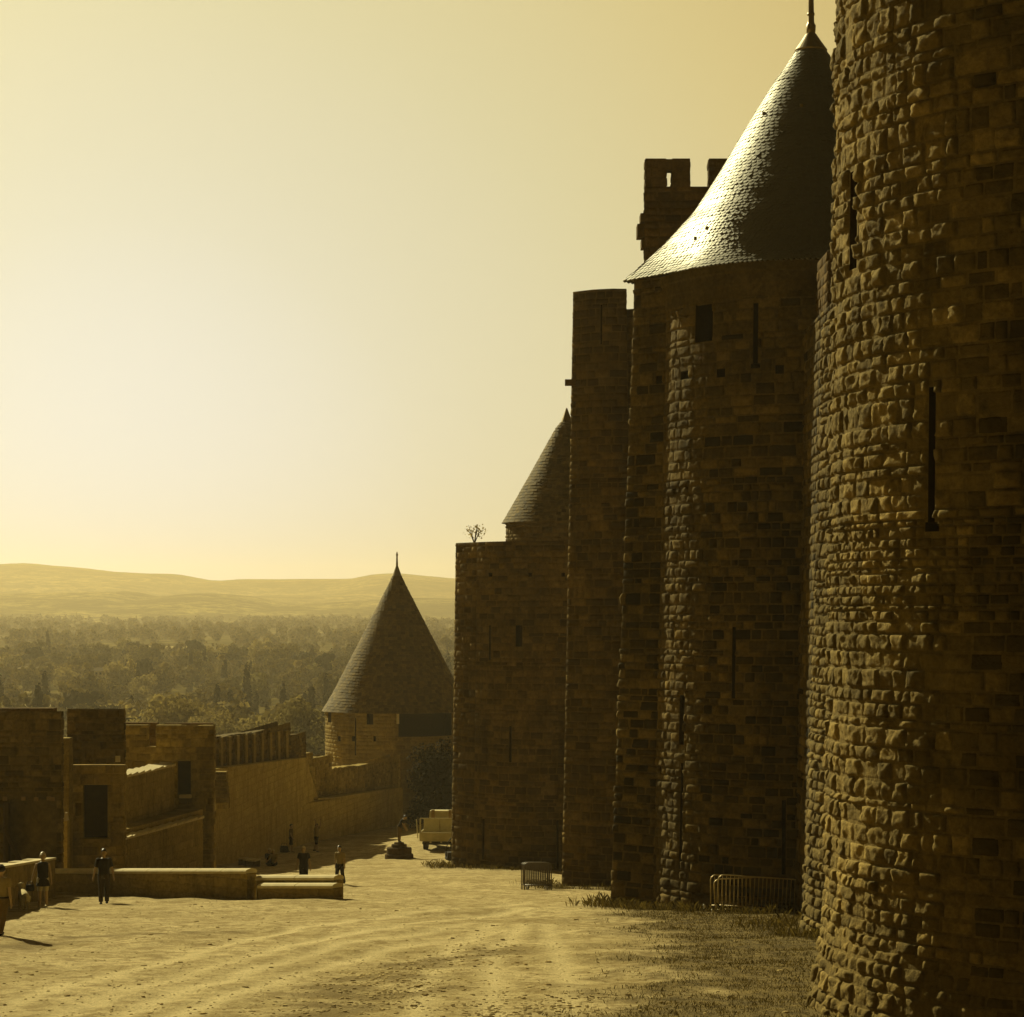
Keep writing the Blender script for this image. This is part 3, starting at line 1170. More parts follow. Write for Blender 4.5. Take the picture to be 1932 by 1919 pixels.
def bush(name, loc, rad, h, label, cat, mat, n, size, seed, group=None):
    rnd = random.Random(seed)
    e = empty(name, loc, label, cat, group)
    st = MB()
    for k in range(7):
        a = rnd.uniform(0, 6.28)
        st.tube([(0, 0, -.1), (math.cos(a) * rad * .35, math.sin(a) * rad * .35, h * .5), (math.cos(a) * rad * rnd.uniform(.5, .9), math.sin(a) * rad * .7, h * rnd.uniform(.7, 1))],
                [rad * .05, rad * .035, rad * .012], 5)
    st.build('stem', M['bark'], e, local=True)
    m = MB()
    lobes = [((rnd.uniform(-.5, .5) * rad, rnd.uniform(-.5, .5) * rad, h * rnd.uniform(.4, .8)), (rad * rnd.uniform(.3, .6), h * rnd.uniform(.2, .35))) for _ in range(8)]
    leaf_cloud(m, lobes, n, size, rnd)
    m.build('foliage', mat, e, local=True)
    return e


stout_tower()


# ---- conical roofed turret behind the stout tower
def far_turret():
    Y = 136.0
    s = F / Y
    cx = wx(1069, Y)
    t = empty('roofed_turret', (cx, Y, -4.0), 'round turret with dull tiled cone roof peeping over the stout flat-topped tower', 'tower', 'round towers of the inner wall')
    ze = wz(988, Y)
    pl = Plan(circle_pts(cx, Y, 114 / s, 0, 2 * math.pi, 60)[:-1], lambda z: 0.0)
    mb = masonry(pl, -4.2, ze + .1, [], course=(.28, .36), gap=.018, proud=(0, .03), bulge=.03, cell=.3, seed=71, cull=-.1)
    mb.build('wall', M['stone_far'], t, smooth=True)
    prof = [(122 / s, ze), (110 / s, wz(968, Y)), (60 / s, wz(880, Y)), (20 / s, wz(808, Y)), (9 / s, wz(795, Y))]
    rf = slate_roof((cx, Y), prof, .20, .26, 72, .03, False).build('roof', M['tile'], t)
    f = MB()
    f.lathe((cx, Y), [(11 / s, wz(797, Y)), (8 / s, wz(788, Y)), (1.2 / s, wz(770, Y))], 16)
    f.build('finial', M['lead'], rf)


far_turret()


# ---- crenellated tower top behind the slate roof
def crenel_tower():
    Y = 85.0
    t = empty('crenellated_tower', (wx(1300, Y), Y + 3, 0), 'black crenellated square tower top with lit slit behind the slate cone roof', 'tower')
    x0, x1 = wx(1216, Y), wx(1500, Y)
    zb, zw = 0.0, wz(352, Y)
    b = lambda z: 0.0
    pl = Plan([(x0 + .5, Y + 7), (x0, Y), (x1, Y), (x1, Y + 7)], b)
    zslit0, zslit1 = wz(460, Y), wz(400, Y)
    mb = masonry(pl, zb, zw, [], course=(.3, .42), length=(.4, .9), gap=.015, proud=(0, .03), bulge=.03, cell=.25, seed=81, cull=-.2)
    lid(pl, zw - .01, mb)
    mb.build('wall', M['dark_stone'], t, smooth=True)
    zt = wz(299, Y)

    def merlon(xa, xb, slit=None):
        p = Plan([(wx(xa, Y), Y + .7), (wx(xa, Y), Y), (wx(xb, Y), Y), (wx(xb, Y), Y + .7)], b)
        ops = []
        m = MB()
        if slit:
            # two cheeks with a clear slot between them
            sa, sb = slit
            for a_, c_ in ((xa, sa), (sb, xb)):
                q = Plan([(wx(a_, Y), Y + .7), (wx(a_, Y), Y), (wx(c_, Y), Y), (wx(c_, Y), Y + .7)], b)
                k = masonry(q, zw, zt, [], course=(.3, .4), length=(.3, .6), gap=.015, proud=(0, .03), bulge=.03, cell=.25, seed=82 + int(a_), cull=-1.1)
                m.add(k.v, k.f)
                lid(q, zt - .01, m)
            zz = [wz(v, Y) for v in (320, 372, 380, 400)]
            m.box((wx(sa, Y), Y + .02, zz[0]), (wx(sb, Y), Y + .68, zt - .02))
            m.box((wx(sa, Y), Y + .02, zz[2]), (wx(sb, Y), Y + .68, zz[1]))
        else:
            k = masonry(p, zw, zt, [], course=(.3, .4), length=(.3, .6), gap=.015, proud=(0, .03), bulge=.03, cell=.25, seed=82 + int(xa), cull=-1.1)
            m.add(k.v, k.f)
            lid(p, zt - .01, m)
        m.build('merlon', M['dark_stone'], t, smooth=False)
    merlon(1218, 1302, (1257, 1268.5))
    merlon(1338, 1425)
    merlon(1455, 1498)
    g = MB()
    for (a, c, e, f_) in ((1208, 404, 1220, 420), (1202, 424, 1220, 448), (1210, 452, 1218, 468)):
        A, B = at(a, f_, Y + .3), at(e, c, Y + .3)
        g.box((A.x, Y + .1, A.z), (B.x, Y + .9, B.z))
    g.build('broken_corbel', M['dark_stone'], t)


crenel_tower()


# ---- outer tower with the big cone roof in the distance
def outer_tower():
    Y = 200.0
    s = F / Y
    cx = wx(749, Y)
    t = empty('cone_roofed_tower', (cx, Y, -6.5), 'distant outer wall tower with big plain cone roof, finial and dark open loft', 'tower')
    ze = wz(1341, Y)
    r = 135 / s
    pl = Plan(circle_pts(cx, Y, r, 0, 2 * math.pi, 90)[:-1], lambda z: 0.0)
    loft = opening(pl, 752, 1344, 852, 1389)
    win = opening(pl, 692, 1344, 704, 1367)
    slit = opening(pl, 669.5, 1355, 672, 1425)
    gap_ = opening(pl, 619, 1344, 625, 1363)
    holes = [opening(pl, a - 2.5, 1389, a + 2.5, 1399) for a in (640, 667, 707)]
    ops = [loft, win, slit, gap_] + holes
    mb = masonry(pl, -10, ze + .1, ops, course=(.28, .36), length=(.4, .9), gap=.018, proud=(0, .015), bulge=.02, rough=.015, cell=.3, seed=91, cull=-.1)
    mb.build('wall', M['stone_pale'], t, smooth=True)
    recess(pl, loft, 'loft_opening', t, 2.0)
    recess(pl, win, 'window', t, .6)
    recess(pl, slit, 'arrow_slit', t, .5)
    recess(pl, gap_, 'window', t, .6)
    for o in holes: recess(pl, o, 'putlog_hole', t, .4)
    g = MB()
    p = pl.at(loft[0], wz(1355, Y))
    A, B = at(748, 1366, p.y - .1), at(753, 1343, p.y - .1)
    g.box((A.x, p.y - .12, A.z), (B.x, p.y + .1, B.z))
    g.build('jamb_stone', M['coping'], t)
    prof = [(141 / s, ze), (122 / s, wz(1310, Y)), (60 / s, wz(1190, Y)), (14 / s, wz(1100, Y)), (8 / s, wz(1086, Y))]
    rf = slate_roof((cx, Y), prof, .27, .36, 92, .035, False).build('roof', M['tile'], t)
    f = MB()
    f.lathe((cx, Y), [(9 / s, wz(1087, Y)), (6.5 / s, wz(1080, Y)), (2.2 / s, wz(1068, Y)), (1.4 / s, wz(1050, Y)), (2.2 / s, wz(1047, Y)), (.6 / s, wz(1041, Y))], 14)
    f.build('finial', M['lead'], rf)


outer_tower()


# ================================================================== OUTER WALL ON THE LEFT
def slab(mb, A, B, segs, thick, side=1):
    """vertical wall from plan point A to B. segs: (t0, t1, zlo0, zlo1, ztop0, ztop1). thickness to the far side"""
    A, B = Vector(A), Vector(B)
    d = (B - A)
    n = Vector((-d.y, d.x)).normalized() * thick * side
    for (t0, t1, l0, l1, h0, h1) in segs:
        p, q = A + d * t0, A + d * t1
        pts = [(p.x, p.y, l0), (q.x, q.y, l1), (q.x + n.x, q.y + n.y, l1), (p.x + n.x, p.y + n.y, l0),
               (p.x, p.y, h0), (q.x, q.y, h1), (q.x + n.x, q.y + n.y, h1), (p.x + n.x, p.y + n.y, h0)]
        mb.hexa(pts)


def P2(x, Y):
    return (wx(x, Y), Y)


def line_slab(mb, xa, Ya, xb, Yb, prof, zlo, thick):
    """prof: list of (x, ytop) picture points along the wall face"""
    A, B = P2(xa, Ya), P2(xb, Yb)

    def t_of(x):   # parameter on the face line of picture column x
        k = (x - CX) / F
        # A + t d, X = k*Y
        dx, dy = B[0] - A[0], B[1] - A[1]
        return (k * A[1] - A[0]) / (dx - k * dy)
    for (x0, y0), (x1, y1) in zip(prof[:-1], prof[1:]):
        if x1 - x0 < .5: continue
        t0, t1 = t_of(x0), t_of(x1)
        Y0, Y1 = A[1] + (B[1] - A[1]) * t0, A[1] + (B[1] - A[1]) * t1
        slab(mb, A, B, [(t0, t1, zlo if not callable(zlo) else zlo(Y0), zlo if not callable(zlo) else zlo(Y1), wz(y0, Y0), wz(y1, Y1))], thick)
    return t_of


def stone_block(xa, Ya, xb, Yb, ytop, zlo, thick, ops=(), seed=1, jag=.12, course=(.22, .34)):
    A, B = Vector(P2(xa, Ya)), Vector(P2(xb, Yb))
    d = (B - A).normalized()
    n = Vector((-d.y, d.x)) * thick
    pl = Plan([A, B, B + n, A + n], lambda z: 0.0)
    L = (B - A).length
    yt = ytop if callable(ytop) else (lambda t: wz(ytop, Ya + (Yb - Ya) * t))
    zmax = max(yt(0), yt(.5), yt(1))

    def top(u):
        t = u / L if u < L else (1 if u < L + thick else max(0, 1 - (u - L - thick) / L) if u < 2 * L + thick else 0)
        q = noise.noise((u * 1.3 + seed, seed * 2.1, .3))
        return yt(t) - jag * max(0, q) - .02
    o2 = []
    for (x0, y0, x1, y1) in ops:
        k0, k1 = (x0 - CX) / F, (x1 - CX) / F
        u0 = ((k0 * A.y - A.x) / (d.x - k0 * d.y))
        u1 = ((k1 * A.y - A.x) / (d.x - k1 * d.y))
        Y = A.y + d.y * u0
        o2.append((u0, u1, wz(y1, Y), wz(y0, Y)))
    core = MB()
    core.cur = .5
    mb = masonry(pl, zlo, zmax, o2, course=course, length=(.26, .75), gap=.015, proud=(0, .035), bulge=.025, rough=.035, cell=.2, seed=seed, cull=-.05, top=top)
    # capping so that the top is closed
    N = 14
    for k in range(N):
        u0, u1 = L * k / N, L * (k + 1) / N
        z = min(top(u0), top((u0 + u1) / 2), top(u1)) - .01
        p, q = A + d * u0, A + d * u1
        mb.add([(p.x, p.y, z), (q.x, q.y, z), (q.x + n.x, q.y + n.y, z), (p.x + n.x, p.y + n.y, z)], [(0, 1, 2, 3)], .5)
    return mb


def outer_wall():
    # --- big pale curtain with parapet, slanted stair flank and lower walk
    t = empty('outer_curtain_wall', (wx(520, 144), 144, -4.4), 'long pale rendered outer curtain wall with walkway and dark parapet, leading to the distant cone-roofed tower', 'wall')
    m = MB()
    # face under the walkway
    line_slab(m, 383, 118, 603, 161, [(383, 1452), (430, 1449), (577, 1431)], -9, 2.4)
    # lower stretch
    line_slab(m, 577, 155, 760, 190, [(577, 1516), (603, 1512), (760, 1488)], -10, 2.2)
    m.build('wall', M['wall_pale'], t)
    # the slanted flank between high and low walk
    fl = MB()
    A, B, Cc = at(577, 1431, 155.0), at(603, 1513, 160.6), at(577, 1516, 155.0)
    n = Vector((-2.2, .6, 0))
    fl.add([A, B, Cc, A + n, B + n, Cc + n], [(0, 2, 1), (3, 4, 5), (0, 1, 4, 3), (1, 2, 5, 4), (2, 0, 3, 5)])
    fl.build('stair_flank', M['wall_pale'], t)
    # parapets: set back behind the walk
    def Yof(x, xa, Ya, xb, Yb):
        A, B = P2(xa, Ya), P2(xb, Yb)
        k = (x - CX) / F
        dx, dy = B[0] - A[0], B[1] - A[1]
        return Ya + dy * (k * A[1] - A[0]) / (dx - k * dy)
    L1, L2 = (403, 125, 577, 159), (575, 160, 755, 192)
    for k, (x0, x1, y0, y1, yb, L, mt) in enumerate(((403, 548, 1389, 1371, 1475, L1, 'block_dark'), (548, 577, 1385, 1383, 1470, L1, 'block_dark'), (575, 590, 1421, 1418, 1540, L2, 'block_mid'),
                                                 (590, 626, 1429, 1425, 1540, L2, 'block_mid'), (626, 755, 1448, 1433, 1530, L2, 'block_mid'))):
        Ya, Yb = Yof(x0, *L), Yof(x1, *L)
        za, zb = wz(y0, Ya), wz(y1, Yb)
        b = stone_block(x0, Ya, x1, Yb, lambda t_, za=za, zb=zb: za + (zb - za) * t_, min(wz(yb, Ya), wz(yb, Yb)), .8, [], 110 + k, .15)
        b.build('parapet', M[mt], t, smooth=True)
    # shallow dark arrow loops and pilasters in the high parapet
    for k in range(9):
        x = 412 + k * 15.5
        s_ = MB()
        A, B = P2(403, 125), P2(577, 159)
        kx0, kx1 = (x - CX) / F, (x + 4.5 - CX) / F
        dx, dy = B[0] - A[0], B[1] - A[1]
        t0 = (kx0 * A[1] - A[0]) / (dx - kx0 * dy)
        t1 = (kx1 * A[1] - A[0]) / (dx - kx1 * dy)
        Y = A[1] + dy * t0
        slab(s_, A, B, [(t0, t1, wz(1452, Y), wz(1452, Y), wz(1392 - k * 1.6, Y), wz(1392 - k * 1.6, Y))], -.14)
        s_.build('pilaster', M['wall'], t)
    # worn lip of the walkways
    c = MB()
    line_slab(c, 383, 117.6, 603, 160.6, [(430, 1447.5), (500, 1439), (577, 1429.5)], lambda Y: wz(1452, Y) + .05, 1.0)
    line_slab(c, 577, 154.6, 760, 189.6, [(600, 1510), (680, 1497.5), (758, 1486)], lambda Y: wz(1516, Y) + .35, 1.0)
    c.build('walkway_edge', M['wall_pale'], t)
    st = MB()
    for k in range(9):
        a = at(404, 1512 - k * 7, 118.3 + k * .25)
        b = at(432 - k * .6, 1512 - k * 7, 118.3 + k * .25)
        st.box((a.x, a.y - .25, a.z - .35), (b.x, a.y + .5, a.z))
    st.build('steps', M['wall'], t)
    # rubble bank against the foot of the wall
    return t


outer_wall()


def gate_blocks():
    # --- far-left dark block with plank gate
    t = empty('gatehouse', (wx(60, 88), 88.6, .2), 'dark weathered gatehouse block with plank gate at the far left edge', 'building')
    m = MB()
    m = stone_block(-260, 88, 116, 88, 1341, -.8, .35, [(19, 1509, 106, 1720)], 101, .1)
    m.build('wall', M['block_dark'], t, smooth=True)
    b = MB()
    line_slab(b, -260, 91, 100, 91, [(-260, 1336.5), (100, 1336.5)], wz(1420, 91), .8)
    b.build('rear_merlon', M['wall_dark'], t)
    g = MB()
    x = 20
    k = 0
    while x < 105:
        w = 8.4
        a, c = at(x, 1700, 88.5), at(x + w - .5, 1511 + (k % 3), 88.5)
        g.box((a.x, 88.45 + .01 * (k % 2), -.7), (c.x, 88.55, c.z))
        x += w
        k += 1
    pg = g.build('plank_gate', M['wood'], t)
    br = MB()
    A, B = at(8, 1560, 87.8), at(44, 1640, 87.8)
    br.tube([A, B], .09, 6)
    A, B = at(13, 1515, 87.9), at(13, 1650, 87.9)
    br.tube([A, B], .13, 6)
    br.build('timber_brace', M['dark_wood'], t)
    for xx in (9, 44, 68, 92, 99):
        sh = MB()
        a = at(xx, 1507.5 + random.uniform(-1, 1.5), 87.9)
        sh.obox((a.x, 87.93, a.z), (.075, .06, .07))
        sh.build('broken_tile', M['wood'], t)
    # --- second block with doorway
    t2 = empty('gatehouse', (wx(180, 93), 93.6, .2), 'square two-tone gatehouse block with dark doorway, right of the far-left block', 'building')
    Y = 93
    m = stone_block(126.5, Y, 234, Y, 1337, wz(1442, Y), .3, [], 102, .1)
    m.build('upper_wall', M['block_dark'], t2, smooth=True)
    lo = MB()
    A, B = P2(117, Y), P2(234, Y)
    f = lambda x: (x - 117) / (234 - 117)
    zt, zd, zs = wz(1442.5, Y), wz(1481, Y), wz(1582, Y)
    lo = stone_block(117, Y, 234, Y, 1442.5, -1, .6, [(157, 1481, 203, 1582)], 103, .0, (.3, .45))
    lo.build('wall', M['block_mid'], t2, smooth=True)
    d = MB()
    slab(d, (A[0], Y + .5), (B[0], Y + .5), [(f(155), f(205), zs, zs, zd + .1, zd + .1)], .1)
    d.build('door', M['dark_wood'], t2)
    s = MB()
    slab(s, (A[0], Y - .25), (B[0], Y - .25), [(f(150), f(212), zs - .15, zs - .15, zs, zs)], .3)
    s.build('door_sill', M['wall'], t2)
    # low piece of wall in the gap (crenel) between the blocks
    lk = MB()
    line_slab(lk, 104, 92, 128, 92, [(104, 1393), (130, 1393)], -1, .9)
    lk.build('crenel_wall', M['wall'], t2)
    for (x, y) in ((123, 1432), (222, 1432)):
        q = MB()
        a = at(x, y, 92.9)
        q.obox((a.x, 92.95, a.z), (.09, .07, .12))
        q.build('pale_stone', M['coping'], t2)
    # added pale pier that stands in for the lit edge of a buttress
    pr = empty('lit_edge_pier', (wx(124, 91), 91, -.3), 'slim pale pier standing in for a lit buttress edge between the two gatehouse blocks', 'pier')
    m = MB()
    m.cur = .7
    zt = wz(1536, 91)
    m.box((wx(119.5, 91), 90.8, -1), (wx(128.5, 91), 91.3, zt - .25))
    m.build('shaft', M['wall_pale'], pr)
    m = MB()
    m.hexa([(wx(119.8, 91), 90.83, zt - .25), (wx(128.2, 91), 90.83, zt - .25), (wx(128.2, 91), 91.27, zt - .25), (wx(119.8, 91), 91.27, zt - .25),
            (wx(123, 91), 90.95, zt + .05), (wx(126, 91), 90.95, zt + .05), (wx(126, 91), 91.15, zt + .05), (wx(123, 91), 91.15, zt + .05)])
    m.build('cap', M['coping'], pr)
    # --- wall with doorway beyond
    Y = 104.5
    t3 = empty('crenellated_wall', (wx(320, Y), Y + .6, 0), 'dark crenellated wall with doorway behind the stepped terrace walls', 'wall')
    m = MB()
    A, B = P2(225, Y), P2(403, Y)
    f = lambda x: (x - 225) / 178.0
    ztp, zc, zb = wz(1367, Y), wz(1408, Y), -2.0
    zd, zs = wz(1436, Y), wz(1500, Y)
    m = stone_block(225, Y, 403, Y, 1408, zb, .65, [(335, 1436, 360, 1500)], 104, .03)
    m.build('wall', M['block_mid'], t3, smooth=True)
    for k, (xa, xb) in enumerate(((225, 277), (294, 403))):
        stone_block(xa, Y, xb, Y, 1367, zc - .05, .6, [], 105 + k, .12).build('merlon', M['block_mid'], t3, smooth=True)
    b = MB()
    line_slab(b, 300, 107, 400, 107, [(312, 1364.5), (400, 1364.5)], wz(1420, 107), .5)
    line_slab(b, 200, 107, 300, 107, [(225, 1363.5), (296, 1363.5)], wz(1420, 107), .5)
    b.build('rear_merlon', M['wall_dark'], t3)
    d = MB()
    slab(d, (A[0], Y + .55), (B[0], Y + .55), [(f(333), f(362), zs, zs, zd + .1, zd + .1)], .1)
    d.build('door', M['dark_wood'], t3)
    s = MB()
    slab(s, (A[0], Y - .3), (B[0], Y - .3), [(f(340), f(362), zs - .12, zs - .12, zs + .02, zs + .02)], .5)
    s.build('door_sill', M['coping'], t3)


gate_blocks()


def stepped_wall(name, A, B, ztop, zlo, thick, n, label, sink=0.0):
    """wall along A-B with separate rough coping slabs that overlap like fish scales"""
    t = empty(name, ((A[0] + B[0]) / 2, (A[1] + B[1]) / 2, zlo), label, 'wall')
    m = MB()
    slab(m, A, B, [(0, 1, zlo, zlo, ztop, ztop)], thick)
    m.build('wall', M['wall'], t)
    A2, B2 = Vector(A), Vector(B)
    d = B2 - A2
    nn = Vector((-d.y, d.x)).normalized()
    rnd = random.Random(int(abs(A[0]) * 100))
    c = MB()
    for k in range(n):
        t0, t1 = k / n, (k + .93) / n
        p, q = A2 + d * t0 - nn * .08, A2 + d * t1 - nn * .08
        w = nn * (thick + .16)
        h = rnd.uniform(.05, .09)
        z0, z1 = ztop + .004, ztop + h
        c.hexa([(p.x, p.y, z0), (q.x, q.y, z0), (q.x + w.x, q.y + w.y, z0), (p.x + w.x, p.y + w.y, z0),
                (p.x, p.y, z1), (q.x, q.y, z1 + .06), (q.x + w.x, q.y + w.y, z1 + .12), (p.x + w.x, p.y + w.y, z1 + .05)])
    c.build('coping', M['coping'], t)
    return t


stepped_wall('terrace_wall', P2(233, 93.2), P2(383, 103.4), wz(1585, 93.2), -2.2, .55, 11, 'lower stepped-coping terrace wall right of the gatehouse doorway')
stepped_wall('terrace_wall', P2(233, 96.0), P2(329, 103.8), wz(1468, 96), .8, .5, 8, 'upper dark terrace wall with ragged bright coping, below the crenellated wall')


def terrace():
    m = MB()
    z = wz(1566, 94)
    pts = [P2(233, 94), P2(383, 104.2), (P2(383, 104.2)[0] - .4, 104.4), (wx(233, 104.4), 104.4), (wx(233, 96), 96)]
    m.add([(p[0], p[1], z) for p in pts] + [(p[0], p[1], z - 2.2) for p in pts], [(0, 1, 2, 3, 4)] + [(i, 5 + i, 5 + (i + 1) % 5, (i + 1) % 5) for i in range(5)])
    o = m.build('terrace', M['wall'])
    tag(o, kind='structure')


terrace()


def low_wall():
    """low parapet across the middle left, with rounded pale coping"""
    t = empty('parapet_wall', (wx(420, 79), 79, .9), 'long low parapet wall with pale rounded coping in two steps', 'wall')
    Ya, Yb = 83.5, 75.2
    A, B = P2(60, Ya), P2(645, Yb)

    def t_of(x):
        k = (x - CX) / F
        dx, dy = B[0] - A[0], B[1] - A[1]
        return (k * A[1] - A[0]) / (dx - k * dy)
    f = Vector(B) - Vector(A)
    n = Vector((-f.y, f.x)).normalized()
    m, c = MB(), MB()

    def run(x0, x1, ytop, back, thick, joint):
        t0, t1 = t_of(x0), t_of(x1)
        o = n * back
        A2, B2 = Vector(A) + o, Vector(B) + o
        Y0, Y1 = A[1] + f.y * t0, A[1] + f.y * t1
        Ym = (Y0 + Y1) / 2
        z0, z1 = wz(ytop, Y0), wz(ytop, Y1)
        slab(m, A2, B2, [(t0, t1, -1.2, -1.2, z0 - .14, z1 - .14)], thick)
        L = (f * (t1 - t0)).length
        N = max(1, int(L / joint))
        for k in range(N):
            a, b = t0 + (t1 - t0) * k / N, t0 + (t1 - t0) * (k + .985) / N
            p, q = A2 + f * a, A2 + f * b
            za, zb = z0 + (z1 - z0) * k / N, z0 + (z1 - z0) * (k + 1) / N
            vs = []
            prof = [(-.05, -.13), (-.05, -.05), (.02, 0), (thick * .5, .03), (thick - .02, 0), (thick + .05, -.05), (thick + .05, -.13)]
            for (pt, zz) in ((p, za), (q, zb)):
                for (d, h) in prof: vs.append((pt.x + n.x * d, pt.y + n.y * d, zz + h))
            K = len(prof)
            c.add(vs, [(i, K + i, K + i + 1, i + 1) for i in range(K - 1)] + [(K - 1, 2 * K - 1, K, 0), tuple(range(K)), tuple(reversed(range(K, 2 * K)))])
    run(60, 466, 1641, 0, .45, 1.1)
    run(470, 619, 1655, .35, .40, 1.2)
    run(491, 634, 1668, -.1, .41, 1.2)
    m.build('wall', M['wall'], t)
    c.build('coping', M['coping'], t)


low_wall()


def stair_parapet():
    A, B = P2(-120, 60), P2(104, 81)
    z0 = wz(1648, 63)
    t = empty('stair_parapet', (wx(10, 66), 66, .8), 'short parapet with bright stepped coping at the left edge behind the woman', 'wall')
    m = MB()
    za, zb = wz(1660, 60), wz(1622, 81)
    slab(m, A, B, [(0, 1, -1, -1, za, zb)], .5)
    m.build('wall', M['wall'], t)
    c = MB()
    n = 15
    for k in range(n):
        a, b = k / n, (k + .95) / n
        f = Vector(B) - Vector(A)
        nn = Vector((-f.y, f.x)).normalized()
        p, q = Vector(A) + f * a, Vector(A) + f * b
        p -= nn * .05; q -= nn * .05
        w = nn * (.32 + (.42 if k % 2 else 0))
        h0 = za + (zb - za) * a + .004
        h1 = za + (zb - za) * b + .004
        c.hexa([(p.x, p.y, h0), (q.x, q.y, h1), (q.x + w.x, q.y + w.y, h1), (p.x + w.x, p.y + w.y, h0),
                (p.x, p.y, h0 + .07), (q.x, q.y, h1 + .07), (q.x + w.x, q.y + w.y, h1 + .07), (p.x + w.x, p.y + w.y, h0 + .07)])
    c.build('coping', M['coping'], t)


stair_parapet()


# ================================================================== PEOPLE
def remesh(mb, name, mat, parent, voxel, smooth_it=3):
    me = mb.mesh(name + '_raw', mat)
    ob = bpy.data.objects.new(name, me)
    C.objects.link(ob)
    r = ob.modifiers.new('r', 'REMESH')
    r.mode = 'VOXEL'
    r.voxel_size = voxel
    s = ob.modifiers.new('s', 'SMOOTH')
    s.factor = .5
    s.iterations = smooth_it
    dg = bpy.context.evaluated_depsgraph_get()
    ev = bpy.data.meshes.new_from_object(ob.evaluated_get(dg))
    bpy.data.objects.remove(ob)
    ev.materials.clear()
    ev.materials.append(mat)
    ev.polygons.foreach_set('use_smooth', [True] * len(ev.polygons))
    o = bpy.data.objects.new(name, ev)
    o.parent = parent
    C.objects.link(o)
    return o


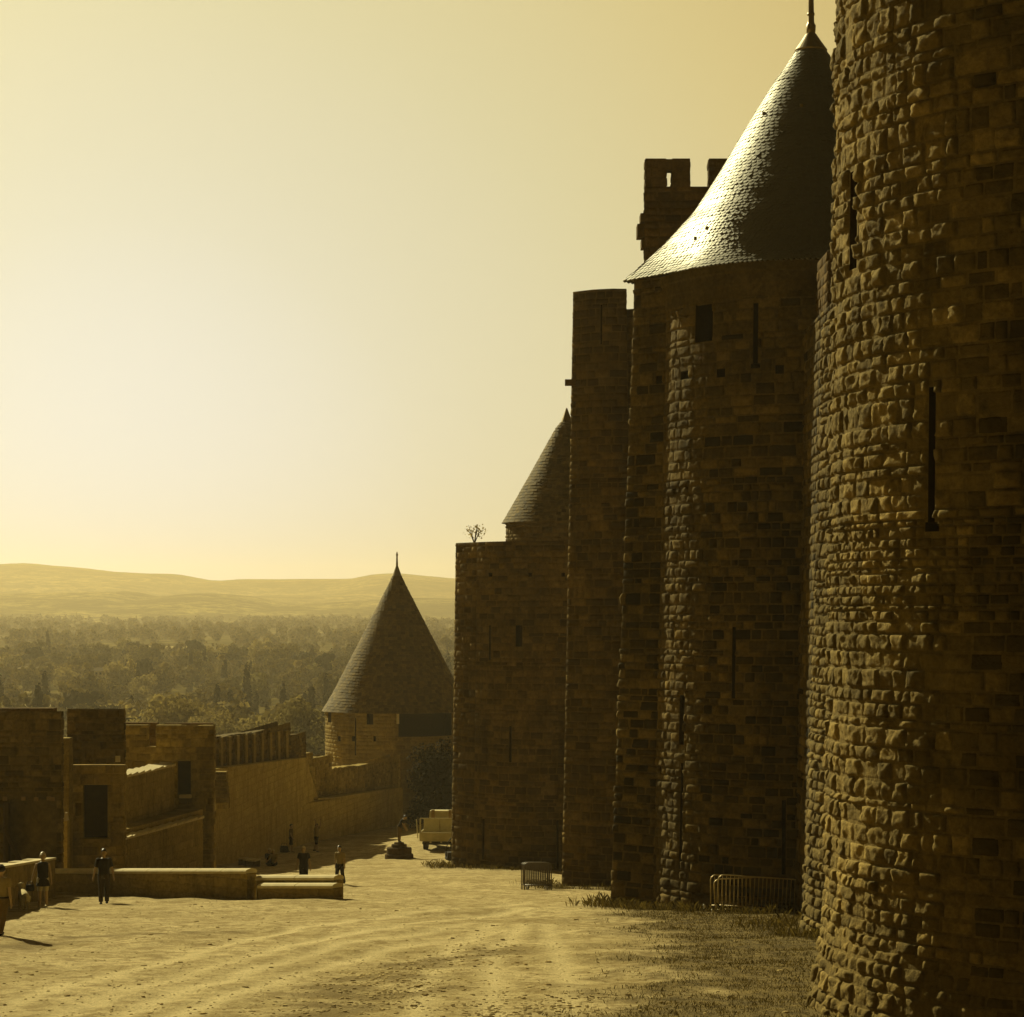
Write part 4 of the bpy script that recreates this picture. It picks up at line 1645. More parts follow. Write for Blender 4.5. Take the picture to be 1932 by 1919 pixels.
def person(loc, face, H, label, top, bottom, hair, shoe='cloth_black', sleeve=.55, leg_len=1.0, skirt=False, lean=0.0, legs=((8, 4), (-10, 12)),
           arms=((6, 8, 12), (-6, 8, 15)), sit=None, hairstyle='short', belt=None, cap=None, head_turn=0.0, build=1.0, group='visitors walking in the castle lists', vox=.011):
    """face: heading in degrees, 0 looks to the camera (-Y), +90 looks to picture right. Every angle in degrees."""
    e = empty('person', loc, label, 'person', group, R(face))
    h = H
    lean = R(lean)
    hipz = .515 * h if sit is None else sit
    def up(v):  # torso leans about the pelvis, towards -Y
        y, z = v[1], v[2] - hipz
        return Vector((v[0], y * math.cos(lean) - z * math.sin(lean), hipz + z * math.cos(lean) + y * math.sin(lean)))
    body, cloth, tro = MB(), MB(), MB()
    bw = build
    # torso
    zt = lambda k: hipz + (k - .515) * h
    tor = [(.47, .085, .062), (.53, .094, .068), (.60, .082, .060), (.68, .092, .066), (.76, .102, .066), (.805, .092, .055), (.835, .045, .042)]
    body.tube([up((0, 0, zt(k))) for k, a, b in tor], [(a * h * bw * .93, b * h * bw * .93) for k, a, b in tor], 14)
    body.tube([up((0, 0, zt(.80))), up((0, -.004 * h, zt(.90)))], [.036 * h, .031 * h], 10)
    hc = up((0, -.012 * h, zt(.93)))
    hm = Matrix.Rotation(R(head_turn), 3, 'Z') @ Matrix.Rotation(lean * .6, 3, 'X')
    body.ball(hc, (.046 * h, .056 * h, .067 * h), 14, 10, hm)
    body.ball(hc + hm @ Vector((0, -.03 * h, -.035 * h)), (.034 * h, .03 * h, .032 * h), 10, 8, hm)       # jaw
    body.ball(hc + hm @ Vector((0, -.060 * h, -.008 * h)), (.009 * h, .014 * h, .018 * h), 8, 6, hm)      # nose
    body.ball(hc + hm @ Vector((0, -.055 * h, -.038 * h)), (.016 * h, .008 * h, .006 * h), 8, 6, hm)      # mouth
    for s in (-1, 1):
        body.ball(hc + hm @ Vector((s * .047 * h, .004 * h, -.008 * h)), (.009 * h, .014 * h, .02 * h), 8, 6, hm)   # ears
        body.ball(hc + hm @ Vector((s * .018 * h, -.052 * h, .006 * h)), (.011 * h, .008 * h, .006 * h), 8, 6, hm)  # brow and eye
    hands = []
    for s, (sw, ab, el) in zip((-1, 1), arms):
        sh = up((s * .098 * h * bw, 0, zt(.80)))
        def lim(base, L, sw_, ab_):
            d = Vector((s * math.sin(R(ab_)), -math.sin(R(sw_)) * math.cos(R(ab_)), -math.cos(R(sw_)) * math.cos(R(ab_))))
            return base + d * L * h, d
        eb, d1 = lim(sh, .172, sw, ab)
        wr, d2 = lim(eb, .145, sw + el, ab * .7)
        body.tube([sh, sh.lerp(eb, .5), eb, eb.lerp(wr, .35), wr], [.029 * h * bw, .027 * h, .021 * h, .023 * h, .015 * h], 10)
        # hand: palm, four fingers, thumb
        side = Vector((0, 1, 0)) - d2 * d2.y
        side.normalize()
        nor = d2.cross(side)
        pal = wr + d2 * .045 * h
        body.tube([wr, wr + d2 * .02 * h, pal, pal + d2 * .006 * h], [(.013 * h, .011 * h), (.021 * h, .010 * h), (.023 * h, .010 * h), (.018 * h, .008 * h)], 8)
        for k, fl in enumerate((.036, .042, .040, .031)):
            b = pal + side * (.018 - .012 * k) * h
            cur = nor * (-.012 * s * h)
            body.tube([b - d2 * .005 * h, b + d2 * fl * .5 * h + cur * .3, b + d2 * fl * h + cur], [.0068 * h, .0062 * h, .0055 * h], 6)
        th = wr + d2 * .015 * h - side * .0 * h
        body.tube([th - side * .016 * h, th - side * .030 * h + d2 * .02 * h, th - side * .030 * h + d2 * .04 * h], [.0075 * h, .007 * h, .006 * h], 6)
        hands.append(wr + d2 * .08 * h)
        if sleeve > 0:
            k = sleeve
            pts = [sh + Vector((-s * .03 * h, 0, .006 * h)), sh, sh.lerp(eb, min(k, 1) * .5), sh.lerp(eb, min(k, 1))]
            rs = [.04 * h * bw, .038 * h * bw, .036 * h * bw, .034 * h * bw]
            if k > 1:
                pts += [eb.lerp(wr, k - 1)]
                rs += [.024 * h]
            cloth.tube(pts, rs, 10)
    # legs
    feet = []
    for s, (sw, kn) in zip((-1, 1), legs):
        hp = Vector((s * .048 * h, 0, hipz))
        d1 = Vector((s * .02, -math.sin(R(sw)), -math.cos(R(sw))))
        knp = hp + d1 * .245 * h
        d2 = Vector((0, -math.sin(R(sw - kn)), -math.cos(R(sw - kn))))
        an = knp + d2 * .225 * h
        body.tube([hp + Vector((0, 0, .03 * h)), hp.lerp(knp, .4), knp, knp.lerp(an, .35), an], [.052 * h, .046 * h, .031 * h, .032 * h, .02 * h], 10)
        toe = an + Vector((0, -.085 * h, -.022 * h))
        heel = an + Vector((0, .02 * h, -.024 * h))
        body.tube([heel, an + Vector((0, -.02 * h, -.016 * h)), toe], [.018 * h, .02 * h, .013 * h], 8)
        feet.append((heel, an, toe))
        if leg_len > 0:
            pts = [hp + Vector((0, 0, .03 * h)), hp.lerp(knp, .4), hp.lerp(knp, min(1, leg_len * 2))]
            rs = [.060 * h * bw, .055 * h * bw, .046 * h]
            if leg_len > .5:
                pts += [knp.lerp(an, .4), knp.lerp(an, min(1, leg_len * 2 - 1) * .98)]
                rs += [.044 * h, .040 * h]
            tro.tube(pts, rs, 10)
    low = min(min(a.z for a in f_) for f_ in feet) - .014 * h
    if sit is None:
        dz = -low
    else:
        dz = 0.0
    for mb_ in (body, cloth, tro): mb_.v = [(p[0], p[1], p[2] + dz) for p in mb_.v]
    hc = hc + Vector((0, 0, dz))
    hands = [q + Vector((0, 0, dz)) for q in hands]
    remesh(body, 'body', M['skin'], e, vox * H / 1.75, 2)
    tc = [(.50, .095, .072), (.56, .098, .073), (.62, .092, .067), (.69, .10, .072), (.765, .110, .072), (.81, .098, .06), (.832, .055, .05)]
    if skirt:
        tc = [(skirt, .125, .095), (.48, .108, .08)] + tc[1:]
    cloth.tube([up((0, 0, zt(k))) + Vector((0, 0, dz)) for k, a, b in tc], [(a * h * bw, b * h * bw) for k, a, b in tc], 14)
    remesh(cloth, 'top', M[top], e, .014 * H / 1.75, 3)
    if leg_len > 0:
        tro.tube([Vector((0, 0, zt(k) + dz)) for k in (.475, .52, .585)], [(.088 * h * bw, .066 * h * bw), (.102 * h * bw, .076 * h * bw), (.092 * h * bw, .068 * h * bw)], 12)
        remesh(tro, 'shorts' if leg_len < .6 else 'trousers', M[bottom], e, .014 * H / 1.75, 3)
    if belt:
        b = MB()
        b.tube([up((0, 0, zt(.545))) + Vector((0, 0, dz)), up((0, 0, zt(.568))) + Vector((0, 0, dz))], [(.108 * h * bw, .082 * h * bw)] * 2, 16)
        b.build('belt', M[belt], e, local=True)
    for (heel, an, toe) in feet:
        sh_ = MB()
        z = Vector((0, 0, dz))
        sh_.tube([heel + z + Vector((0, .012 * h, 0)), heel + z + Vector((0, -.01, .006)), an + z + Vector((0, -.03 * h, -.014 * h)), toe + z + Vector((0, .01 * h, .002 * h)), toe + z + Vector((0, -.008 * h, 0))],
                 [(.013 * h, .012 * h), (.023 * h, .022 * h), (.026 * h, .02 * h), (.024 * h, .014 * h), (.012 * h, .008 * h)], 10)
        sh_.build('shoe', M[shoe], e, local=True, smooth=True)
    # hair
    hr = MB()
    n = 16
    vs = []
    rows = 9 if hairstyle == 'bob' else 7
    for j in range(rows):
        th = math.pi * j / 12.5
        for i in range(n):
            ph = 2 * math.pi * i / n
            back = math.sin(ph)     # +1 at the back of the head
            k = th * (1.0 + .22 * back if hairstyle != 'bob' else 1.0 + .15 * back)
            if back < -.2: k = min(k, 1.05 + .25 * (1 + back))
            r = 1.14 + (.10 if hairstyle == 'bob' else .0)
            q = Vector((.046 * h * r * math.sin(k) * math.cos(ph), .056 * h * r * math.sin(k) * math.sin(ph), .067 * h * r * math.cos(k)))
            q *= 1 + .05 * noise.noise(q * 60)
            vs.append(hc + hm @ q)
    fs = []
    for j in range(rows - 1):
        for i in range(n):
            i2 = (i + 1) % n
            fs.append((j * n + i, (j + 1) * n + i, (j + 1) * n + i2, j * n + i2))
    # inner skin so that the hair has thickness
    K = len(vs)
    vin = [hc + (Vector(p) - hc) * .86 for p in vs]
    fs2 = [tuple(reversed([i + K for i in f])) for f in fs]
    rim = [((rows - 1) * n + i, K + (rows - 1) * n + i, K + (rows - 1) * n + (i + 1) % n, (rows - 1) * n + (i + 1) % n) for i in range(n)]
    hr.add(vs + vin, fs + fs2 + rim)
    if hairstyle == 'tail':
        hr.tube([hc + hm @ Vector((0, .055 * h, .01 * h)), hc + hm @ Vector((0, .075 * h, -.03 * h)), hc + hm @ Vector((0, .06 * h, -.10 * h))], [.02 * h, .022 * h, .008 * h], 8)
    hr.build('hair', M[hair], e, local=True, smooth=True)
    if cap:
        c = MB()
        c.ball(hc + hm @ Vector((0, 0, .022 * h)), (.055 * h, .066 * h, .056 * h), 14, 10, hm)
        c.obox(hc + hm @ Vector((0, -.078 * h, .020 * h)), (.042 * h, .036 * h, .004 * h), hm @ Matrix.Rotation(R(14), 3, 'X'))
        c.build('cap', M[cap], e, local=True, smooth=True)
    return e, hands, dz


def gpos(x, Y, dy=0.0):
    X = wx(x, Y)
    return Vector((X, Y, look(X, Y) + dy))


def strap_bag(loc, size, mat, label, cat='bag', name='bag', rz=0):
    e = empty(name, loc, label, cat, None, rz)
    m = MB()
    sx, sy, sz = size
    m.lathe((0, 0), [(.3, 0), (.5, .06), (.52, .5), (.45, .9), (.2, 1.0)], 14)
    m.v = [(p[0] * sx, p[1] * sy, p[2] * sz) for p in m.v]
    m.build('pouch', mat, e, local=True, smooth=True)
    s = MB()
    s.tube([(-sx * .4, 0, sz * .85), (-sx * .25, 0, sz * 1.35), (sx * .25, 0, sz * 1.35), (sx * .4, 0, sz * .85)], .012, 6)
    s.build('strap', mat, e, local=True)
    return e


def people():
    Yc = 57.6
    person(gpos(2, Yc), 168, 1.74, 'man in dark peaked cap, pale shirt and dark belt, cut by the left edge', 'cloth_pale', 'cloth_mid', 'hair_dark', sleeve=.6, cap='cloth_black', belt='cloth_black',
           legs=((-12, 14), (16, 6)), arms=((-8, 10, 10), (14, 12, 14)), head_turn=18, build=1.12)
    Yw = 71.3
    e, hands, dz = person(gpos(81, Yw), 6, 1.68, 'pale-haired woman in dark sleeveless top and pale shorts, walking towards the viewer', 'cloth_black', 'cloth_white', 'hair_pale', sleeve=0.0, leg_len=.42,
                          skirt=.40, legs=((10, 6), (-8, 8)), arms=((-4, 20, 16), (6, 11, 8)), hairstyle='bob', shoe='cloth_white')
    hb = e.location + Matrix.Rotation(R(6), 3, 'Z') @ (hands[0] + Vector((-.02, 0, -.12)))
    strap_bag(hb - Vector((0, 0, .06)), (.26, .17, .2), M['cloth_black'], "small dark handbag hanging from the pale-haired woman's hand")
    person(gpos(196, 75.2), 10, 1.76, 'dark-haired man in dark open-necked short-sleeved shirt and dark trousers by the low wall', 'cloth_black', 'cloth_dark', 'hair_dark', sleeve=.75, leg_len=1,
           legs=((6, 3), (-5, 6)), arms=((-6, 17, 14), (4, 14, 20)), build=1.08, head_turn=8)
    person(gpos(573, 98.5), -8, 1.74, 'bald-looking pale-haired man in dark T-shirt standing behind the low wall', 'cloth_black', 'cloth_black', 'hair_pale', sleeve=.6,
           legs=((4, 2), (-4, 5)), arms=((-4, 14, 10), (5, 13, 8)), build=1.08)
    person(gpos(641, 101.0), -22, 1.70, 'dark-haired woman in pale shirt and dark trousers walking past the end of the low wall', 'cloth_pale', 'cloth_black', 'hair_dark', sleeve=.7,
           legs=((14, 6), (-12, 14)), arms=((-14, 10, 8), (10, 16, 10)), hairstyle='tail', head_turn=-14)
    g2 = 'visitors in the shade of the outer wall'
    person(gpos(549, 141), 80, 1.72, 'slim dark-haired person in drab top and dark shorts in the shade by the pale wall', 'cloth_mid', 'cloth_black', 'hair_dark', sleeve=.6, leg_len=.5,
           legs=((10, 8), (-10, 12)), arms=((10, 8, 20), (-8, 8, 15)), group=g2, vox=.016)
    person(gpos(597, 143.0), 60, 1.72, 'person in pale shirt and dark shorts with both arms raised, by the pale wall', 'cloth_pale', 'cloth_black', 'hair_dark', sleeve=.6, leg_len=.5,
           legs=((12, 8), (-12, 14)), arms=((150, 12, 40), (150, 12, 40)), group=g2, vox=.016)
    strap_bag(gpos(536, 141), (.5, .3, .42), M['cloth_black'], 'dark slumped bag on the ground beside the slim person in shorts')
    g3 = 'people sitting on the ground'
    person(gpos(507, 121.5), 20, 1.70, 'person with sunlit hair painted pale, in dark clothes, sitting on the ground near the stone blocks', 'cloth_black', 'cloth_black', 'hair_pale', sleeve=.9, sit=.10,
           legs=((88, 95), (86, 90)), arms=((40, 10, 30), (40, 10, 30)), lean=12, group=g3, vox=.016)  # pale hair colour stands in for sun on the head
    person(gpos(518, 121.0), -15, 1.62, 'person in pale shirt sitting on the ground at the right of the pair', 'cloth_pale', 'cloth_black', 'hair_pale', sleeve=.9, sit=.10,
           legs=((88, 92), (86, 95)), arms=((40, 10, 30), (40, 10, 30)), lean=14, group=g3, vox=.016)  # here too the pale hair colour is painted sunlight


def sep_people():
    # pair of stone tiers with a person stooping on them
    Y = 133.0
    X = wx(753, Y)
    z = look(X, Y)
    t = empty('stone_plinth', (X, Y, z), 'round stepped stone plinth in the open, left of the truck', 'plinth')
    for k, (r, z0, z1) in enumerate(((.80, -.1, .26), (.70, .262, .62), (.43, .622, .80), (.28, .802, .9))):
        m = MB()
        m.cur = .35
        m.lathe((0, 0), [(r * 1.02, z0), (r, z0 + .03), (r, z1 - .05), (r * .96, z1)], 22)
        m.build('tier', M['dark_stone'], t, local=True)
    person(Vector((X + .02, Y, z + .9)), 60, 1.66, 'person in dark top stooping forward on the round stone plinth', 'cloth_black', 'cloth_mid', 'hair_dark', sleeve=.6, leg_len=1,
           legs=((2, 0), (-3, 4)), arms=((28, 8, 8), (-12, 10, 40)), lean=32, group='visitors in the open by the truck', vox=.016)


people()
sep_people()


def dog():
    Y = 69.5
    loc = gpos(45, Y)
    e = empty('dog', loc, 'pale dog seen from behind in the shade of the left parapet', 'dog', None, R(200))
    m = MB()
    m.tube([(0, -.42, .42), (0, -.28, .43), (0, -.05, .43), (0, .2, .45), (0, .33, .42), (0, .38, .40)], [(.10, .12), (.145, .165), (.13, .15), (.115, .12), (.12, .12), (.05, .05)], 12)
    m.tube([(0, -.36, .48), (0, -.48, .60), (0, -.54, .66)], [.09, .075, .07], 10)
    m.ball((0, -.58, .68), (.07, .095, .075))
    m.tube([(0, -.62, .665), (0, -.74, .645)], [.045, .03], 8)
    for s in (-1, 1):
        m.tube([(s * .05, -.53, .74), (s * .09, -.52, .70), (s * .095, -.53, .63)], [.02, .025, .012], 6)
        m.tube([(s * .08, -.30, .40), (s * .085, -.31, .22), (s * .085, -.30, .06), (s * .085, -.35, .02)], [.055, .035, .024, .026], 8)
        m.tube([(s * .085, .27, .42), (s * .09, .20, .25), (s * .09, .33, .16), (s * .09, .31, .03), (s * .09, .26, .02)], [.085, .055, .03, .024, .026], 8)
    m.tube([(0, .36, .45), (0, .46, .40), (0, .52, .28)], [.03, .025, .012], 8)
    remesh(m, 'body', M['fur'], e, .012, 3)


dog()

# ================================================================== OBJECTS
def make_barrier(label, group, L=2.3, H=1.08, mat='steel', br=.0095):
    e = empty('crowd_barrier', (0, 0, 0), label, 'barrier', group)
    f = MB()
    r = .019
    rc = .16
    pts = [(-L / 2, 0, .0)]
    pts += [(-L / 2, 0, H - rc)]
    for k in range(1, 7):
        a = math.pi / 2 * k / 6
        pts.append((-L / 2 + rc - rc * math.cos(a), 0, H - rc + rc * math.sin(a)))
    q = [(-p[0], p[1], p[2]) for p in reversed(pts)]
    f.tube(pts + q, r, 8)
    f.tube([(-L / 2, 0, .2), (L / 2, 0, .2)], r, 8)
    f.build('frame', M[mat], e, local=True, smooth=True)
    b = MB()
    n = 19 if L > 2 else 11
    for k in range(n):
        x = -L / 2 + L * (k + 1) / (n + 1)
        b.tube([(x, 0, .2), (x, 0, H - .01 if abs(x) < L / 2 - rc else H - .05)], br, 6)
    b.build('bars', M[mat], e, local=True)
    for s in (-1, 1):
        g = MB()
        x = s * (L / 2 - (.32 if L > 2 else .14))
        g.tube([(x, -.26, .01), (x, -.18, .11), (x, 0, .19), (x, .18, .11), (x, .26, .01)], .016, 6)
        g.build('foot', M[mat], e, local=True)
    return e


def barriers():
    def put(e, x, Y, rz, tilt=0, roll=0, dz=0):
        X = wx(x, Y)
        e.location = (X, Y, look(X, Y) + dz)
        e.rotation_euler = (R(tilt), R(roll), R(rz))
    g = 'steel crowd barriers stacked against the wall'
    a = make_barrier('steel crowd barrier at the back of the grass stack, standing upright and tallest', g)
    put(a, 1416, 69.0, 1.0, -4, .2, -.02)
    b = copy_tree(a); b['label'] = 'steel crowd barrier sagging to the right in front of the grass stack'
    put(b, 1428, 68.2, -4, 4, 3.2, -.05)
    c = copy_tree(a); c['label'] = 'steel crowd barrier leaning down to the left in the middle of the grass stack'
    put(c, 1425, 68.6, 3, 0, -2.6, -.08)
    d = copy_tree(a); d['label'] = 'steel crowd barrier half hidden at the right end of the grass stack'
    put(d, 1512, 69.2, 12, -6, 0, -.14)
    # two white plastic feet in the grass
    for k, (x, y, lab) in enumerate(((1329, 1722, 'upright white plastic barrier foot, the larger one left of the grass stack'), (1344, 1727, 'small bent white plastic barrier foot in front of the grass stack'))):
        p = on_ground(x, y)
        m = MB()
        s = 1 if k == 0 else .7
        m.tube([(-.03 * s, 0, .22 * s), (0, 0, .20 * s), (.01, 0, .04), (.07 * s, -.02, .02)], .026, 6)
        o = m.build('barrier_foot', M['white_plastic'], origin=(0, 0, 0))
        o.location = (p.x, p.y, look(p.x, p.y) - .02)
        tag(o, lab, 'foot')
    g2 = 'steel crowd barriers bundled on the track'
    labs = ['foremost steel crowd barrier of the tight bundle at the foot of the slim tower', 'rearmost steel crowd barrier of the tight bundle at the foot of the slim tower',
            'second steel crowd barrier from the front in the tight bundle', 'third steel crowd barrier from the front in the tight bundle', 'fourth steel crowd barrier from the front in the tight bundle']
    sb = make_barrier(labs[0], g2, L=1.06, H=1.08, mat='steel_backlit', br=.0105)
    for k in range(5):
        e = sb if k == 0 else copy_tree(sb)
        e['label'] = labs[[0, 2, 3, 4, 1][k]]
        put(e, 1015 - k * 1.5 + (k % 2) * 1.2, 93.5 + k * .22, -5 + k * 1.5, 2 - k, 0, -.02)


barriers()


def truck():
    Y = 142.5
    X0 = wx(790, Y)
    z = look(X0 + 1, Y)
    e = empty('flatbed_truck', (X0 + 1.15, Y, z), 'cream flatbed truck seen from behind, half hidden by the stout tower', 'truck', None, R(-4))
    W = 1.1
    def part(name, mat, fn, lab=None):
        m = MB(); fn(m); o = m.build(name, mat, e, local=True)
        if lab: o['label'] = lab
        return o
    part('chassis', M['truck_dark'], lambda m: (m.box((-.8, .1, .38), (.8, 5.2, .58)), m.box((-.95, .05, .42), (.95, .2, .56))))
    part('bed_floor', M['wood'], lambda m: m.box((-W, 0, .62), (W, 3.6, .72)))
    part('tailgate', M['truck'], lambda m: (m.box((-W, -.05, .60), (W - .3, 0, 1.12)), m.box((-W, -.07, .60), (W - .3, -.05, .66)), m.box((-W, -.07, 1.06), (W - .3, -.05, 1.12))))
    for s in (-1, 1):
        part('side_board', M['truck'], lambda m: m.box((s * W - .02, .02, .73), (s * W + .02, 3.6, 1.12)))
    for s in (-1, 1):
        part('rear_post', M['truck'], lambda m: (m.box((s * (W - .03) - .05, .05, .72), (s * (W - .03) + .05, .13, 1.92))))
    part('loose_stake', M['truck'], lambda m: m.tube([(-W - .12, .1, .75), (-W - .2, .05, 1.9)], .035, 6))
    part('top_rail', M['truck'], lambda m: m.box((-W, .06, 1.92), (W, .12, 1.98)))
    for s in (-1, 1):
        part('headboard_panel', M['truck'], lambda m: (m.box((.38 * s * 1.35 - .46, 1.1, .9), (.38 * s * 1.35 + .46, 1.18, 1.86))))
    part('bench', M['coping'], lambda m: m.box((-.9, .5, .95), (-.15, .8, 1.0)))
    for s in (-.5, .55):
        part('cargo_post', M['wood'], lambda m: m.box((s - .1, 1.9, .7), (s + .1, 2.05, 2.32)))
    part('cargo_rail', M['coping'], lambda m: m.tube([(-.6, 1.95, 2.24), (1.1, 1.95, 2.24)], .03, 6))
    part('cab', M['truck'], lambda m: (m.box((-1.0, 3.8, .5), (1.0, 5.4, 1.3)), m.hexa([(-1, 3.8, 1.302), (1, 3.8, 1.302), (1, 5.3, 1.302), (-1, 5.3, 1.302), (-.9, 3.85, 2.1), (.9, 3.85, 2.1), (.9, 4.9, 2.1), (-.9, 4.9, 2.1)])))
    for y in (.9, 4.5):
        for s in (-1, 1):
            m = MB()
            m.lathe((0, 0), [(.20, -.13), (.34, -.14), (.37, -.08), (.37, .08), (.34, .14), (.20, .13)], 20)
            o = m.build('wheel', M['rubber'], e, local=True)
            o.rotation_euler = (0, R(90), 0)
            o.location = (s * .82, y, .37)
            r = MB()
            r.lathe((0, 0), [(.05, -.12), (.19, -.10), (.19, .10), (.05, .12)], 16)
            r.build('rim', M['truck'], o, local=True)
    for s in (-.45, .2):
        part('tail_lamp', M['coping'], lambda m: m.box((s - .05, -.04, .50), (s + .05, .02, .58)))
    # dark hoop and pump leaning beside it
    Yp = 128.5
    P = gpos(853, Yp)
    h = empty('handcart', P, 'dark iron handcart with curved handle against the corner of the stout tower', 'cart', None, R(20))
    m = MB()
    m.tube([(-.35, 0, .25), (-.33, 0, .7), (-.2, 0, 1.05), (.0, 0, 1.25), (.25, 0, 1.3)], .028, 8)
    m.tube([(.02, 0, .3), (.02, 0, 1.24)], .022, 8)
    m.build('handle', M['truck_dark'], h, local=True)
    m = MB()
    m.obox((.05, 0, .35), (.38, .22, .12))
    m.build('tray', M['truck_dark'], h, local=True)
    m = MB()
    m.tube([(-.2, -.2, .16), (-.2, .2, .16)], .15, 12)
    m.build('wheel', M['rubber'], h, local=True)


truck()


def stone_blocks():
    rnd = random.Random(4)
    labs = ['leftmost flat pale-topped stone block by the foot of the outer wall', 'middle flat pale-topped stone block by the foot of the outer wall', 'third and lowest flat pale-topped stone block nearest the seated pair']
    for k, (x, y) in enumerate(((459, 1627), (469, 1628), (480, 1633))):
        Y = 121.5 - k * .7
        p = gpos(x, Y)
        m = MB()
        m.obox((0, 0, .14), (.22, .2, .16), Matrix.Rotation(.3 * k, 3, 'Z'))
        e = empty('stone_block', p, labs[k], 'stone block', 'stone blocks by the outer wall', .2 * k)
        m.build('block', M['dark_stone'], e, local=True)
        c = MB()
        c.obox((0, 0, .335), (.25, .22, .033), Matrix.Rotation(.3 * k, 3, 'Z') @ Matrix.Rotation(R(-7), 3, 'Y'))  # pale slab paints the sunlit top of the darker block
        c.build('slab', M['coping'], e, local=True)


stone_blocks()

# dark evergreen behind the truck
def wall_tree():
    Y = 182
    rnd = random.Random(12)
    X = wx(838, Y)
    z = look(X, Y)
    e = empty('evergreen_tree', (X, Y, z), 'black-looking dense evergreen tree behind the truck, below the open loft', 'tree')
    st = MB()
    st.tube([(0, 0, -.2), (.05, 0, 1.5), (0, .1, 3.4)], [.22, .17, .08], 8)
    st.build('trunk', M['bark'], e, local=True)
    m = MB()
    lobes = [((rnd.uniform(-1.3, 1.3), rnd.uniform(-1, 1), rnd.uniform(.9, 4.9)), (rnd.uniform(.7, 1.2), rnd.uniform(.6, 1.0))) for _ in range(26)]
    lobes = [((a[0] * 1.15, a[1] * 1.1, a[2] * 1.15), (b[0] * 1.15, b[1] * 1.15)) for a, b in lobes]
    lobes += [((.2, 0, 6.3), (.8, .7)), ((-1.9, 0, 1.4), (.8, 1.1)), ((-1.5, 0, 3.2), (.8, .9)), ((-2.3, -.2, .8), (.7, .8))]
    leaf_cloud(m, lobes, 9000, .11, rnd)
    m.build('crown', M['leaf_dark'], e, local=True)


wall_tree()

# ================================================================== VALLEY, HILLS, WOODS
VY = [150, 300, 600, 1000, 1600, 2300, 3000, 3600]
VZ = [-19, -27, -25, -19.5, -10, -4, 1, 6]


def vz(X, Y):
    return float(np.interp(Y, VY, VZ)) + 2.0 * noise.noise((X * .004, Y * .004, 1.7))


def terrain_mat(name, cols, scale):
    m, nt, b = new_mat(name)
    n1 = noise_tex(nt, scale, 6, 0.65)
    n2 = noise_tex(nt, scale * 6, 5, 0.7)
    c = mixc(nt, ramp(nt, n1, [(0.42, 0.0), (0.6, 1.0)]), cols[0], cols[1])
    n3 = noise_tex(nt, scale * 22, 4, 0.7)
    c = mixc(nt, ramp(nt, n2, [(0.44, 0.0), (0.55, 0.9)]), c, cols[2])
    c = mixc(nt, ramp(nt, n3, [(0.48, 0.0), (0.58, 0.7)]), c, tuple(x * .8 for x in cols[2]))
    nt.links.new(c, b.inputs['Base Color'])
    b.inputs['Roughness'].default_value = 1.0
    b.inputs['Specular IOR Level'].default_value = 0.0
    return m


def build_valley():
    xs = np.concatenate([[-3500, -2000, -1200], np.linspace(-800, 500, 80), [900, 2000, 3500]])
    ys = np.concatenate([np.linspace(150, 1200, 60), np.linspace(1240, 3800, 60)])
    vs = [(x, y, vz(x, y)) for y in ys for x in xs]
    nx = len(xs)
    fs = [(j * nx + i, j * nx + i + 1, (j + 1) * nx + i + 1, (j + 1) * nx + i) for j in range(len(ys) - 1) for i in range(nx - 1)]
    # skirt back to the castle hill
    m = MB()
    m.add(vs, fs)
    sk = [(-3500, 150, vz(-3500, 150)), (-800, 150, vz(-800, 150)), (500, 150, -19), (3500, 150, -19), (3500, -200, -19), (-3500, -200, -19)]
    m.add([(x, -250, -24) for x in (-3500, 3500)] + [(x, 152, -24) for x in (3500, -3500)], [(0, 1, 2, 3)])
    o = m.build('valley', terrain_mat('valley_scrub', ((0.085, 0.062, 0.015), (0.20, 0.15, 0.045), (0.045, 0.032, 0.008)), .006), smooth=True)
    tag(o, kind='structure')
    # pale open fields
    rnd = random.Random(8)
    for (x0, x1, y0, y1, top_x) in ((-30, 191, 1338, 1326, 0), (205, 345, 1238, 1219, 0), (640, 780, 1246, 1238, 0)):
        def solve(y):
            lo, hi = 250, 3400
            for _ in range(40):
                mid = (lo + hi) / 2
                if HY + F * (CZ - vz(wx((x0 + x1) / 2, mid), mid) - .8) / mid > y: lo = mid
                else: hi = mid
            return lo
        Ya, Yb = solve(y0), solve(y1)
        f = MB()
        N = 14
        vv = []
        for j in range(9):
            Y = Ya + (Yb - Ya) * j / 8
            for i in range(N + 1):
                X = wx(x0 + (x1 - x0) * i / N, (Ya + Yb) / 2) + rnd.uniform(-2, 2)
                vv.append((X, Y, vz(X, Y) + .8))
        f.add(vv, [(j * (N + 1) + i, j * (N + 1) + i + 1, (j + 1) * (N + 1) + i + 1, (j + 1) * (N + 1) + i) for j in range(8) for i in range(N)])
        o = f.build('field', terrain_mat('dry_field', ((0.50, 0.40, 0.18), (0.42, 0.33, 0.14), (0.36, 0.27, 0.11)), .05), smooth=True)
        tag(o, kind='structure')
        FIELDS.append((min(v[0] for v in vv), max(v[0] for v in vv), min(Ya, Yb), max(Ya, Yb)))


FIELDS = []
build_valley()


